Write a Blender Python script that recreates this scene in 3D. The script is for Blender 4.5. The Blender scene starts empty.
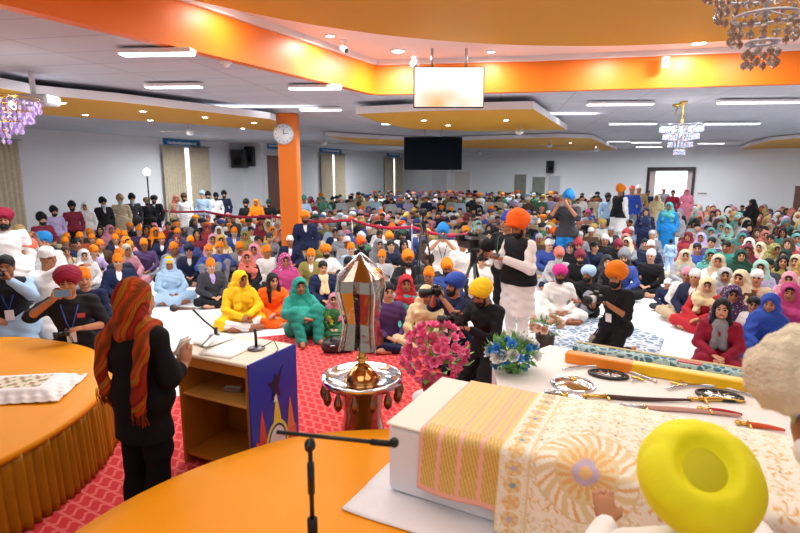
import bpy, bmesh, math, random
import numpy as np
from mathutils import Vector, Matrix
rnd = random.Random(7)
COL = bpy.context.scene.collection
PI = math.pi
F_PX, CAM_H = 533.0, 2.4
TH = math.atan((266.5 - 173) / F_PX)

# ---------------------------------------------------------------- measuring helpers
def at(u, v, z):
    a = (u - 400) / F_PX; b = (266.5 - v) / F_PX
    dx, dy, dz = a, math.cos(TH) + b * math.sin(TH), -math.sin(TH) + b * math.cos(TH)
    t = (z - CAM_H) / dz
    return Vector((dx * t, dy * t, z))
def atD(u, v, D):
    a = (u - 400) / F_PX; b = (266.5 - v) / F_PX
    dx, dy, dz = a, math.cos(TH) + b * math.sin(TH), -math.sin(TH) + b * math.cos(TH)
    t = D / dy
    return Vector((dx * t, D, CAM_H + dz * t))
def px(p):
    x, y, z = p[0], p[1], p[2] - CAM_H
    f = y * math.cos(TH) - z * math.sin(TH); up = y * math.sin(TH) + z * math.cos(TH)
    return 400 + F_PX * x / f, 266.5 - F_PX * up / f

def lin(c):
    return tuple((x / 12.92 if x <= 0.04045 else ((x + 0.055) / 1.055) ** 2.4) for x in c)
def hexc(h):
    return lin(tuple(int(h[i:i + 2], 16) / 255 for i in (0, 2, 4)))

# ---------------------------------------------------------------- materials
def newmat(name):
    m = bpy.data.materials.new(name); m.use_nodes = True
    nt = m.node_tree; b = nt.nodes['Principled BSDF']
    return m, nt, b
def N(nt, t, **k):
    n = nt.nodes.new(t)
    for a, v in k.items():
        if a.startswith('i_'):
            n.inputs[a[2:]].default_value = v
        else: setattr(n, a, v)
    return n
def mat(name, col, rough=0.6, metal=0.0, noise=0.0, nscale=8.0, bump=0.0, bscale=40.0, spec=0.5, emit=None, estr=1.0, alpha=None, trans=0.0, sheen=0.0, coat=0.0):
    m, nt, b = newmat(name)
    c = hexc(col) if isinstance(col, str) else col
    b.inputs['Base Color'].default_value = (*c, 1)
    b.inputs['Roughness'].default_value = rough
    b.inputs['Metallic'].default_value = metal
    b.inputs['Specular IOR Level'].default_value = spec
    if sheen: b.inputs['Sheen Weight'].default_value = sheen
    if coat: b.inputs['Coat Weight'].default_value = coat
    if trans: b.inputs['Transmission Weight'].default_value = trans
    tc = None
    if noise or bump:
        tc = N(nt, 'ShaderNodeTexCoord')
    if noise:
        no = N(nt, 'ShaderNodeTexNoise', i_Scale=nscale, i_Detail=4.0)
        nt.links.new(tc.outputs['Object'], no.inputs['Vector'])
        mx = N(nt, 'ShaderNodeMix', data_type='RGBA')
        mx.inputs['A'].default_value = (*[x * (1 - noise) for x in c], 1)
        mx.inputs['B'].default_value = (*[min(1, x * (1 + noise)) for x in c], 1)
        nt.links.new(no.outputs['Fac'], mx.inputs['Factor'])
        nt.links.new(mx.outputs['Result'], b.inputs['Base Color'])
    if bump:
        no2 = N(nt, 'ShaderNodeTexNoise', i_Scale=bscale, i_Detail=3.0)
        nt.links.new(tc.outputs['Object'], no2.inputs['Vector'])
        bp = N(nt, 'ShaderNodeBump', i_Strength=bump, i_Distance=0.02)
        nt.links.new(no2.outputs['Fac'], bp.inputs['Height'])
        nt.links.new(bp.outputs['Normal'], b.inputs['Normal'])
    if emit:
        b.inputs['Emission Color'].default_value = (*hexc(emit), 1)
        b.inputs['Emission Strength'].default_value = estr
    return m
def objcolor_mat(name, rough=0.8, bump=0.25, bscale=30.0, pattern=None, sss=0.0, var=0.12):
    m, nt, b = newmat(name)
    oi = N(nt, 'ShaderNodeObjectInfo'); tc = N(nt, 'ShaderNodeTexCoord')
    no = N(nt, 'ShaderNodeTexNoise', i_Scale=9.0, i_Detail=3.0)
    nt.links.new(tc.outputs['Object'], no.inputs['Vector'])
    mr = N(nt, 'ShaderNodeMapRange'); mr.inputs['To Min'].default_value = 1 - var; mr.inputs['To Max'].default_value = 1 + var
    nt.links.new(no.outputs['Fac'], mr.inputs['Value'])
    vm = N(nt, 'ShaderNodeVectorMath', operation='SCALE')
    nt.links.new(oi.outputs['Color'], vm.inputs[0]); nt.links.new(mr.outputs['Result'], vm.inputs['Scale'])
    src = vm.outputs['Vector']
    if pattern:
        if pattern == 'flower':
            vo = N(nt, 'ShaderNodeTexVoronoi', i_Scale=34.0)
            nt.links.new(tc.outputs['Object'], vo.inputs['Vector'])
            cr = N(nt, 'ShaderNodeMath', operation='LESS_THAN'); cr.inputs[1].default_value = 0.26
            nt.links.new(vo.outputs['Distance'], cr.inputs[0]); fac = cr.outputs[0]
            lightc = (0.62, 0.56, 0.5, 1)
        else:
            wv = N(nt, 'ShaderNodeTexWave', i_Scale=pattern if isinstance(pattern, float) else 12.0, i_Distortion=0.6)
            nt.links.new(tc.outputs['Object'], wv.inputs['Vector'])
            cr = N(nt, 'ShaderNodeMath', operation='GREATER_THAN'); cr.inputs[1].default_value = 0.72
            nt.links.new(wv.outputs['Fac'], cr.inputs[0]); fac = cr.outputs[0]
            lightc = (0.75, 0.7, 0.62, 1)
        mx = N(nt, 'ShaderNodeMix', data_type='RGBA'); mx.inputs['B'].default_value = lightc
        nt.links.new(fac, mx.inputs['Factor']); nt.links.new(src, mx.inputs['A']); src = mx.outputs['Result']
    nt.links.new(src, b.inputs['Base Color'])
    b.inputs['Roughness'].default_value = rough
    b.inputs['Specular IOR Level'].default_value = 0.3
    if bump:
        no2 = N(nt, 'ShaderNodeTexNoise', i_Scale=bscale, i_Detail=3.0)
        nt.links.new(tc.outputs['Object'], no2.inputs['Vector'])
        bp = N(nt, 'ShaderNodeBump', i_Strength=bump, i_Distance=0.015)
        nt.links.new(no2.outputs['Fac'], bp.inputs['Height']); nt.links.new(bp.outputs['Normal'], b.inputs['Normal'])
    return m
M = {}
M['skin'] = objcolor_mat('skin', rough=0.55, bump=0.05, var=0.06)
M['eye'] = mat('eye', '1c1210', 0.3)
M['brow'] = mat('brow', '1a120e', 0.8)
M['lip'] = mat('lip', '93504a', 0.5)
M['cloth'] = objcolor_mat('cloth')
M['flower_cloth'] = objcolor_mat('flower_cloth', pattern='flower')
M['stripe_cloth'] = objcolor_mat('stripe_cloth', pattern=9.0)
M['turban_cloth'] = objcolor_mat('turban_cloth', rough=0.75, bump=0.15, bscale=60)
M['hair'] = objcolor_mat('hair', rough=0.6, bump=0.5, bscale=90)

# ---------------------------------------------------------------- object helpers
def mesh_from(name, V, Fc, mats=(), mi=None, smooth=False):
    me = bpy.data.meshes.new(name)
    V = np.asarray(V, dtype=np.float32)
    if isinstance(Fc, np.ndarray):
        n = Fc.shape[0]; k = Fc.shape[1]
        me.vertices.add(len(V)); me.vertices.foreach_set('co', V.ravel())
        me.loops.add(n * k); me.loops.foreach_set('vertex_index', Fc.astype(np.int32).ravel())
        me.polygons.add(n); me.polygons.foreach_set('loop_start', (np.arange(n) * k).astype(np.int32))
        try: me.polygons.foreach_set('loop_total', np.full(n, k, dtype=np.int32))
        except Exception: pass
        me.update(calc_edges=True)
    else:
        me.from_pydata([tuple(map(float, v)) for v in V], [], Fc)
    for m in mats: me.materials.append(m)
    if mi is not None: me.polygons.foreach_set('material_index', np.asarray(mi, dtype=np.int32))
    me.polygons.foreach_set('use_smooth', np.full(len(me.polygons), bool(smooth)))
    me.update()
    return me
def link(name, me, parent=None, loc=None, rot=None, color=None, label=None, cat=None, group=None, kind=None):
    o = bpy.data.objects.new(name, me); COL.objects.link(o)
    if parent is not None: o.parent = parent
    if loc is not None: o.location = loc
    if rot is not None: o.rotation_euler = rot
    if color is not None: o.color = (*color, 1) if len(color) == 3 else color
    if label: o['label'] = label
    if cat: o['category'] = cat
    if group: o['group'] = group
    if kind: o['kind'] = kind
    return o
def thing(name, label, cat, loc=(0, 0, 0), rot=(0, 0, 0), group=None):
    return link(name, None, None, loc, rot, None, label, cat, group)
def copy_tree(root, loc=None, label=None, rot=None, scale=None):
    r = root.copy(); COL.objects.link(r)
    if loc is not None: r.location = loc
    if rot is not None: r.rotation_euler = rot
    if scale is not None: r.scale = scale
    if label: r['label'] = label
    for ch in list(root.children):
        c = ch.copy(); COL.objects.link(c); c.parent = r
        for g in list(ch.children):
            d = g.copy(); COL.objects.link(d); d.parent = c
    return r

class MB:
    """collects faces with material slots into one mesh"""
    def __init__(s): s.V = []; s.F = []; s.I = []; s.S = []
    def add(s, V, Fc, mi=0, smooth=False):
        n = len(s.V); s.V += [tuple(v) for v in V]
        for f in Fc: s.F.append(tuple(i + n for i in f)); s.I.append(mi); s.S.append(smooth)
    def box(s, c, d, mi=0, R=None, bev=0.0):
        c = Vector(c); hx, hy, hz = d[0] / 2, d[1] / 2, d[2] / 2
        b = min(bev, hx * .9, hy * .9, hz * .9)
        if b <= 0:
            vs = [Vector((sx * hx, sy * hy, sz * hz)) for sx in (-1, 1) for sy in (-1, 1) for sz in (-1, 1)]
            fs = [(0, 1, 3, 2), (4, 6, 7, 5), (0, 4, 5, 1), (2, 3, 7, 6), (0, 2, 6, 4), (1, 5, 7, 3)]
        else:
            vs = []; idx = {}
            for sx in (-1, 1):
                for sy in (-1, 1):
                    for sz in (-1, 1):
                        for a in range(3):
                            p = [sx * (hx - b), sy * (hy - b), sz * (hz - b)]
                            p[a] = (sx, sy, sz)[a] * (hx, hy, hz)[a]
                            idx[(sx, sy, sz, a)] = len(vs); vs.append(Vector(p))
            fs = []
            for a in range(3):
                o = [i for i in range(3) if i != a]
                for sg in (-1, 1):
                    q = []
                    for (p1, p2) in ((-1, -1), (1, -1), (1, 1), (-1, 1)):
                        k = [0, 0, 0]; k[a] = sg; k[o[0]] = p1; k[o[1]] = p2
                        q.append(idx[(k[0], k[1], k[2], a)])
                    if (sg == 1) != (a != 1): q.reverse()
                    fs.append(tuple(q))
            for a in range(3):   # edges along a
                o = [i for i in range(3) if i != a]
                for p1 in (-1, 1):
                    for p2 in (-1, 1):
                        q = []
                        for (sa, oo) in ((-1, o[0]), (1, o[0]), (1, o[1]), (-1, o[1])):
                            k = [0, 0, 0]; k[a] = sa; k[o[0]] = p1; k[o[1]] = p2
                            q.append(idx[(k[0], k[1], k[2], oo)])
                        fs.append(tuple(q))
            for sx in (-1, 1):
                for sy in (-1, 1):
                    for sz in (-1, 1): fs.append(tuple(idx[(sx, sy, sz, a)] for a in range(3)))
        if R is not None: vs = [R @ v for v in vs]
        s.add([v + c for v in vs], fs, mi)
        return s
    def tube(s, pts, r, mi=0, n=10, closed=False, caps=True):
        pts = [Vector(p) for p in pts]; m = len(pts)
        rr = r if isinstance(r, (list, tuple)) else [r] * m
        V = []; up = Vector((0, 0, 1)); prev = None
        for i, p in enumerate(pts):
            if closed: d = pts[(i + 1) % m] - pts[i - 1]
            else: d = pts[min(i + 1, m - 1)] - pts[max(i - 1, 0)]
            if d.length < 1e-9: d = Vector((0, 0, 1))
            d.normalize()
            if prev is None: x = d.cross(up) if abs(d.dot(up)) < .95 else d.cross(Vector((1, 0, 0)))
            else: x = prev - d * prev.dot(d)
            x.normalize(); prev = x; y = d.cross(x)
            for k in range(n):
                a = 2 * PI * k / n; V.append(p + (x * math.cos(a) + y * math.sin(a)) * rr[i])
        Fc = []
        for i in range(m if closed else m - 1):
            j = (i + 1) % m
            for k in range(n):
                l = (k + 1) % n; Fc.append((i * n + k, i * n + l, j * n + l, j * n + k))
        if caps and not closed:
            Fc.append(tuple(range(n - 1, -1, -1))); Fc.append(tuple((m - 1) * n + k for k in range(n)))
        s.add(V, Fc, mi, True); return s
    def lathe(s, prof, c=(0, 0, 0), mi=0, n=32, R=None, rfun=None, smooth=True):
        V = []; c = Vector(c); m = len(prof)
        for i, (r, z) in enumerate(prof):
            for k in range(n):
                a = 2 * PI * k / n; q = r if rfun is None else rfun(r, z, a)
                v = Vector((q * math.cos(a), q * math.sin(a), z))
                V.append((R @ v if R is not None else v) + c)
        Fc = [(i * n + k, i * n + (k + 1) % n, (i + 1) * n + (k + 1) % n, (i + 1) * n + k) for i in range(m - 1) for k in range(n)]
        if prof[0][0] > 1e-6: Fc.append(tuple(range(n - 1, -1, -1)))
        if prof[-1][0] > 1e-6: Fc.append(tuple((m - 1) * n + k for k in range(n)))
        s.add(V, Fc, mi, smooth); return s
    def prism(s, poly, z0, z1, mi=0, mi_bottom=None):
        """polygon in plan extruded between heights (counter-clockwise or not)"""
        n = len(poly)
        a = sum(poly[i][0] * poly[(i + 1) % n][1] - poly[(i + 1) % n][0] * poly[i][1] for i in range(n))
        if a < 0: poly = poly[::-1]
        V = [(p[0], p[1], z0) for p in poly] + [(p[0], p[1], z1) for p in poly]
        s.add(V, [tuple(range(n - 1, -1, -1))], mi if mi_bottom is None else mi_bottom)
        s.add(V, [tuple(range(n, 2 * n))] + [(i, (i + 1) % n, n + (i + 1) % n, n + i) for i in range(n)], mi)
        return s
    def ell(s, c, r, mi=0, n=12, m=8, R=None):
        V = []; c = Vector(c)
        for i in range(m + 1):
            t = PI * i / m
            for k in range(n):
                a = 2 * PI * k / n
                v = Vector((r[0] * math.sin(t) * math.cos(a), r[1] * math.sin(t) * math.sin(a), r[2] * math.cos(t)))
                V.append((R @ v if R is not None else v) + c)
        Fc = [(i * n + k, (i + 1) * n + k, (i + 1) * n + (k + 1) % n, i * n + (k + 1) % n) for i in range(m) for k in range(n)]
        s.add(V, Fc, mi, True); return s
    def mesh(s, name, *mats):
        me = bpy.data.meshes.new(name); me.from_pydata([tuple(v) for v in s.V], [], s.F)
        for m in mats: me.materials.append(m)
        me.polygons.foreach_set('material_index', s.I); me.polygons.foreach_set('use_smooth', s.S)
        b = bmesh.new(); b.from_mesh(me); bmesh.ops.recalc_face_normals(b, faces=b.faces); b.to_mesh(me); b.free()
        me.update(); return me
    def obj(s, name, mats, parent=None, **k):
        if not isinstance(mats, (list, tuple)): mats = [mats]
        return link(name, s.mesh(name, *mats), parent, **k)

def grid_mesh(name, P, mats, thick=0.0, smooth=True, close_u=False, colors=None):
    """P: array (a,b,3) of points -> sheet mesh, optionally with thickness downwards along its normal"""
    P = np.asarray(P, dtype=np.float32); a, b = P.shape[:2]
    ii = np.arange(a * b).reshape(a, b)
    if close_u: ii = np.vstack([ii, ii[:1]])
    Q = np.stack([ii[:-1, :-1], ii[1:, :-1], ii[1:, 1:], ii[:-1, 1:]], -1).reshape(-1, 4)
    me = mesh_from(name, P.reshape(-1, 3), Q, mats, None, smooth)
    if colors is not None:
        ca = me.color_attributes.new('pattern', 'FLOAT_COLOR', 'POINT')
        c = np.concatenate([colors.reshape(-1, 3), np.ones((a * b, 1))], 1).astype(np.float32)
        ca.data.foreach_set('color', c.ravel())
    return me
def sheet(name, P, mats, thick=0.006, parent=None, colors=None, close_u=False, **k):
    o = link(name, grid_mesh(name, P, mats if isinstance(mats, (list, tuple)) else [mats], colors=colors, close_u=close_u), parent, **k)
    md = o.modifiers.new('thickness', 'SOLIDIFY'); md.thickness = thick; md.offset = 0
    return o
def attr_mat(name, rough=0.7, bump=0.2, metal=0.0):
    m, nt, b = newmat(name)
    at_ = N(nt, 'ShaderNodeAttribute', attribute_name='pattern')
    nt.links.new(at_.outputs['Color'], b.inputs['Base Color'])
    b.inputs['Roughness'].default_value = rough; b.inputs['Metallic'].default_value = metal
    b.inputs['Specular IOR Level'].default_value = 0.3
    return m

# ---------------------------------------------------------------- smooth solid mesher
class Field:
    def __init__(s, lo, hi, h):
        s.h = h; s.lo = np.array(lo, float)
        s.ax = [np.arange(lo[i], hi[i] + h, h, dtype=np.float32) for i in range(3)]
        s.D = np.full([len(a) for a in s.ax], 1.0, dtype=np.float32)
    def _part(s, lo, hi):
        sl = []
        for i in range(3):
            a = max(0, int((lo[i] - s.lo[i]) / s.h)); b = min(len(s.ax[i]), int((hi[i] - s.lo[i]) / s.h) + 2)
            if b <= a: return None
            sl.append(slice(a, b))
        return tuple(sl), (s.ax[0][sl[0]][:, None, None], s.ax[1][sl[1]][None, :, None], s.ax[2][sl[2]][None, None, :])
    def _apply(s, f, lo, hi, k, sub):
        m = 0.03 + k + 2 * s.h
        r = s._part([x - m for x in lo], [x + m for x in hi])
        if r is None: return s
        sl, P = r; d = f(*P); a = s.D[sl]
        if sub:
            d = -d; hh = np.maximum(k - np.abs(a - d), 0) / max(k, 1e-6); s.D[sl] = np.maximum(a, d) + hh * hh * k / 4
        else:
            hh = np.maximum(k - np.abs(a - d), 0) / max(k, 1e-6); s.D[sl] = np.minimum(a, d) - hh * hh * k / 4
        return s
    def cap(s, a, b, ra, rb=None, k=0.03, sq=None, sub=False):
        rb = ra if rb is None else rb
        a = np.array(a, float); b = np.array(b, float); ba = b - a; L = max(float(ba @ ba), 1e-9); R = max(ra, rb)
        def f(X, Y, Z):
            px_, py_, pz_ = X - a[0], Y - a[1], Z - a[2]
            h = np.clip((px_ * ba[0] + py_ * ba[1] + pz_ * ba[2]) / L, 0, 1)
            qx, qy, qz = px_ - h * ba[0], py_ - h * ba[1], pz_ - h * ba[2]
            if sq is not None:
                n, g = sq; t = (qx * n[0] + qy * n[1] + qz * n[2]) * (g - 1)
                qx = qx + t * n[0]; qy = qy + t * n[1]; qz = qz + t * n[2]
            d = np.sqrt(qx * qx + qy * qy + qz * qz) - (ra + (rb - ra) * h)
            return d
        lo = np.minimum(a, b) - R; hi = np.maximum(a, b) + R
        return s._apply(f, lo, hi, k, sub)
    def ell(s, c, r, R=None, k=0.03, sub=False):
        c = np.array(c, float); r = np.array(r, float); A = None if R is None else np.array(R)
        def f(X, Y, Z):
            x, y, z = X - c[0], Y - c[1], Z - c[2]
            if A is not None:
                x, y, z = A[0, 0] * x + A[1, 0] * y + A[2, 0] * z, A[0, 1] * x + A[1, 1] * y + A[2, 1] * z, A[0, 2] * x + A[1, 2] * y + A[2, 2] * z
            k0 = np.sqrt((x / r[0]) ** 2 + (y / r[1]) ** 2 + (z / r[2]) ** 2)
            k1 = np.sqrt((x / r[0] ** 2) ** 2 + (y / r[1] ** 2) ** 2 + (z / r[2] ** 2) ** 2)
            return k0 * (k0 - 1) / np.maximum(k1, 1e-6)
        m = r.max() if R is not None else r
        return s._apply(f, c - m, c + m, k, sub)
    def cut(s, n, d):
        """keeps the side where n.p < d"""
        n = np.array(n, float); n = n / np.linalg.norm(n)
        X, Y, Z = s.ax[0][:, None, None], s.ax[1][None, :, None], s.ax[2][None, None, :]
        s.D = np.maximum(s.D, n[0] * X + n[1] * Y + n[2] * Z - d).astype(np.float32); return s
    def disp(s, f):
        X, Y, Z = s.ax[0][:, None, None], s.ax[1][None, :, None], s.ax[2][None, None, :]
        s.D = (s.D + f(X, Y, Z)).astype(np.float32); return s
    def polys(s):
        D = np.pad(s.D, 1, constant_values=1.0); h = s.h; n = D.shape
        ins = D < 0
        acc = np.zeros((n[0] - 1, n[1] - 1, n[2] - 1, 3), np.float32); cnt = np.zeros(acc.shape[:3], np.float32)
        edges = []
        for ax in range(3):
            A = [slice(None)] * 3; B = [slice(None)] * 3; A[ax] = slice(0, -1); B[ax] = slice(1, None)
            a = ins[tuple(A)]; b = ins[tuple(B)]
            I = np.argwhere(a != b)
            # keep those with all four neighbour cells
            o = [i for i in range(3) if i != ax]
            ok = (I[:, o[0]] > 0) & (I[:, o[1]] > 0) & (I[:, o[0]] < n[o[0]] - 1) & (I[:, o[1]] < n[o[1]] - 1)
            I = I[ok]
            J = I.copy(); J[:, ax] += 1
            da = D[I[:, 0], I[:, 1], I[:, 2]]; db = D[J[:, 0], J[:, 1], J[:, 2]]
            t = da / (da - db)
            pos = I.astype(np.float32); pos[:, ax] += t
            cells = []
            for u in (0, 1):
                for v in (0, 1):
                    Cc = I.copy(); Cc[:, o[0]] -= u; Cc[:, o[1]] -= v
                    np.add.at(acc, (Cc[:, 0], Cc[:, 1], Cc[:, 2]), pos); np.add.at(cnt, (Cc[:, 0], Cc[:, 1], Cc[:, 2]), 1)
                    cells.append(Cc)
            edges.append((ax, cells, da < 0))
        idx = -np.ones(cnt.shape, np.int64); w = cnt > 0; nv = int(w.sum()); idx[w] = np.arange(nv)
        V = acc[w] / cnt[w][:, None]; V = (V - 1) * h + s.lo.astype(np.float32)
        Q = []
        for ax, c, neg in edges:
            c00, c01, c10, c11 = [idx[q[:, 0], q[:, 1], q[:, 2]] for q in c]
            q = np.stack([c00, c10, c11, c01], 1)   # around the edge
            flip = neg if ax == 1 else ~neg
            q[flip] = q[flip][:, ::-1]
            Q.append(q)
        Q = np.concatenate(Q) if Q else np.zeros((0, 4), int)
        return V, Q
def to_mesh(name, fld, mats, matfn=None, extra=()):
    V, Q = fld.polys()
    for (V2, Q2) in extra:
        Q = np.concatenate([Q, Q2 + len(V)]); V = np.concatenate([V, V2])
    mi = None
    if matfn is not None: mi = matfn(V[Q].mean(1))
    return mesh_from(name, V, Q, mats, mi, True)
# ---------------------------------------------------------------- people
def rotm(yaw=0, pitch=0, roll=0):
    """yaw about Z, pitch: positive looks down (for a body facing -Y)"""
    return np.array(Matrix.Rotation(yaw, 3, 'Z') @ Matrix.Rotation(pitch, 3, 'X') @ Matrix.Rotation(roll, 3, 'Y'))
A3 = lambda *v: np.array(v, float)
def joints(**k):
    J = dict(P=A3(0, 0, .12), C=A3(0, -.02, .42), Nk=A3(0, -.01, .60), H=A3(0, -.03, .755),
             SL=A3(.17, 0, .535), SR=A3(-.17, 0, .535), EL=A3(.25, -.07, .30), ER=A3(-.25, -.07, .30),
             WL=A3(.09, -.27, .20), WR=A3(-.09, -.27, .20), HL=A3(.09, -.02, .11), HR=A3(-.09, -.02, .11),
             KL=A3(.33, -.27, .13), KR=A3(-.33, -.27, .13), AL=A3(-.05, -.37, .06), AR=A3(.05, -.42, .06),
             FL=A3(-.2, -.02, 0), FR=A3(.2, -.02, 0), DL=A3(-.7, -.6, -.2), DR=A3(.7, -.6, -.2),
             NL=A3(0, 0, -1), NR=A3(0, 0, -1), yaw=0., pitch=.08, roll=0., curl=.5, belly=1.0)
    J.update({a: (A3(*b) if isinstance(b, tuple) else b) for a, b in k.items()})
    return J
POSE = {
    'cross': joints(),
    'knees': joints(KL=(.16, -.38, .46), KR=(-.17, -.36, .44), AL=(.12, -.55, .07), AR=(-.12, -.55, .07), FL=(.03, -.18, -.02), FR=(-.03, -.18, -.02),
                    EL=(.27, -.18, .40), ER=(-.27, -.18, .40), WL=(.08, -.46, .36), WR=(-.08, -.46, .38), DL=(-1, -.1, -.1), DR=(1, -.1, -.1), pitch=0.),
    'tuck': joints(KL=(.21, -.36, .11), KR=(-.17, -.37, .15), AL=(-.10, -.40, .06), AR=(.10, -.30, .06), FL=(-.17, -.04, 0), FR=(.17, .04, 0), WL=(.07, -.34, .24), WR=(-.05, -.36, .26), EL=(.22, -.12, .32), ER=(-.22, -.12, .32), SL=(.16, 0, .53), SR=(-.16, 0, .53), pitch=.05),
    'lean': joints(C=(.02, -.06, .41), Nk=(.03, -.09, .585), H=(.04, -.13, .735), SL=(.2, -.07, .52), SR=(-.14, -.05, .53), EL=(.28, -.2, .32), ER=(-.22, -.17, .30),
                   WL=(.05, -.38, .24), WR=(-.02, -.34, .20), yaw=.35, pitch=.12),
    'phone': joints(EL=(.24, -.17, .36), ER=(-.24, -.17, .36), WL=(.07, -.30, .56), WR=(-.07, -.30, .56), DL=(-.3, -.2, 1), DR=(.3, -.2, 1), NL=(-1, 0, 0), NR=(1, 0, 0), pitch=.05),
    'chair': joints(P=(0, 0, .5), C=(0, 0, .82), Nk=(0, .0, 1.0), H=(0, -.03, 1.155), SL=(.18, 0, .94), SR=(-.18, 0, .94), EL=(.25, -.06, .69), ER=(-.25, -.06, .69),
                    WL=(.13, -.28, .62), WR=(-.13, -.28, .62), HL=(.09, -.02, .49), HR=(-.09, -.02, .49), KL=(.13, -.42, .5), KR=(-.13, -.42, .5),
                    AL=(.13, -.42, .08), AR=(-.13, -.42, .08), FL=(.02, -.18, -.02), FR=(-.02, -.18, -.02)),
    'stand': joints(P=(0, 0, .93), C=(0, 0, 1.22), Nk=(0, 0, 1.42), H=(0, -.02, 1.575), SL=(.19, 0, 1.35), SR=(-.19, 0, 1.35), EL=(.26, .02, 1.08), ER=(-.26, .02, 1.08),
                    WL=(.24, -.08, .84), WR=(-.24, -.08, .84), HL=(.09, 0, .9), HR=(-.09, 0, .9), KL=(.11, -.01, .5), KR=(-.11, -.01, .5),
                    AL=(.12, .02, .08), AR=(-.12, .02, .08), FL=(.03, -.18, -.03), FR=(-.03, -.18, -.03), DL=(0, -.1, -1), DR=(0, -.1, -1), NL=(-1, 0, 0), NR=(1, 0, 0)),
    'photo': joints(P=(0, 0, .93), C=(0, 0, 1.22), Nk=(0, 0, 1.42), H=(0, -.02, 1.575), SL=(.19, 0, 1.35), SR=(-.19, 0, 1.35), EL=(.27, -.2, 1.22), ER=(-.27, -.2, 1.22),
                    WL=(.09, -.27, 1.46), WR=(-.09, -.27, 1.46), HL=(.09, 0, .9), HR=(-.09, 0, .9), KL=(.11, -.01, .5), KR=(-.11, -.01, .5),
                    AL=(.12, .02, .08), AR=(-.12, .02, .08), FL=(.03, -.18, -.03), FR=(-.03, -.18, -.03), DL=(-.4, -.2, 1), DR=(.4, -.2, 1), NL=(-1, 0, 0), NR=(1, 0, 0)),
}
def bounds(J, m):
    P = np.array([J[k] for k in ('P', 'C', 'Nk', 'H', 'SL', 'SR', 'EL', 'ER', 'WL', 'WR', 'HL', 'HR', 'KL', 'KR', 'AL', 'AR')] + [J['WL'] + .2 * unit(J['DL']), J['WR'] + .2 * unit(J['DR']), J['AL'] + J['FL'], J['AR'] + J['FR']])
    lo, hi = P.min(0) - m, P.max(0) + m
    lo[2] = max(lo[2], -.02)
    return lo, hi
def unit(v): return v / max(np.linalg.norm(v), 1e-9)
def spine_side(J):
    sd = unit(J['SL'] - J['SR']); up = unit(J['Nk'] - J['P']); fr = unit(np.cross(sd, up))
    return sd, up, fr
def torso(S, J, o=0.0, k=.05, low=True):
    sd, up, fr = spine_side(J); b = J['belly']
    S.cap(J['C'] + up * .03 - sd * .055, J['C'] + up * .03 + sd * .055, .118 + o, k=k, sq=(fr, 1.12))
    S.cap(J['SL'] - sd * .035, J['SR'] + sd * .035, .058 + o, k=k + .02)
    S.cap(J['C'], J['P'] + up * .05, .125 * b + o, .135 * b + o, k=k, sq=(fr, 1.2))
    if low: S.cap(J['HL'] + sd * .02, J['HR'] - sd * .02, .115 + o, k=k)
def arms(S, J, o=0.0, fore=1.0, k=.03, sides='LR'):
    for s in sides:
        S.cap(J['S' + s], J['E' + s], .055 + o, .043 + o, k=k)
        if fore > 0: S.cap(J['E' + s], J['E' + s] + (J['W' + s] - J['E' + s]) * fore, .043 + o, (.043 - .015 * fore) + o, k=k)
def legs(S, J, o=0.0, k=.04, low=1.0):
    for s in 'LR':
        S.cap(J['H' + s], J['K' + s], .088 + o, .062 + o, k=k)
        S.cap(J['K' + s], J['K' + s] + (J['A' + s] - J['K' + s]) * low, .06 + o, .043 + o, k=k)
def foot(S, J, o=0.0):
    for s in 'LR':
        a = J['A' + s]; d = J['F' + s]
        S.cap(a, a + d * .2, .04 + o, k=.02); S.cap(a + A3(0, 0, -.02), a + d * .75 + A3(0, 0, -.01), .036 + o, .034 + o, k=.03); S.cap(a + d * .7, a + d, .032 + o, .022 + o, k=.02)
def hand(S, J, s, r=.0095, curl=None, scale=1.0, mirror=None):
    w = J['W' + s]; d = unit(J['D' + s]); n = J['N' + s]; n = unit(n - d * (n @ d)); t = np.cross(n, d)
    sg = 1 if s == 'L' else -1
    if mirror: sg = -sg
    t = t * sg        # towards the thumb
    c = J['curl'] if curl is None else curl
    L = scale
    R = np.stack([t, n, d], 1)
    S.ell(w + d * .052 * L, (.042 * L, .017 * L, .052 * L), R, k=.012)
    for i, (off, ln) in enumerate(((.030, .070), (.010, .078), (-.011, .072), (-.031, .056))):
        b = w + d * .088 * L + t * off * L; l = ln * L
        d1 = unit(d + n * c * .5 + t * off * 1.2); d2 = unit(d + n * c * 1.6); d3 = unit(d * .6 + n * c * 2.4 + d * (1 - c) * .8)
        p1 = b + d1 * l * .45; p2 = p1 + d2 * l * .32; p3 = p2 + d3 * l * .25
        S.cap(b - d * .02 * L, p1, r, k=.004); S.cap(p1, p2, r * .95, k=.003); S.cap(p2, p3, r * .9, r * .8, k=.003)
    b = w + d * .022 * L + t * .024 * L
    p1 = b + unit(t + d * .8 + n * .35) * .036 * L; p2 = p1 + unit(t * .35 + d + n * .5) * .034 * L
    S.cap(b, p1, r * 1.35, r * 1.15, k=.012); S.cap(p1, p2, r * 1.1, r * .9, k=.004)
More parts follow.
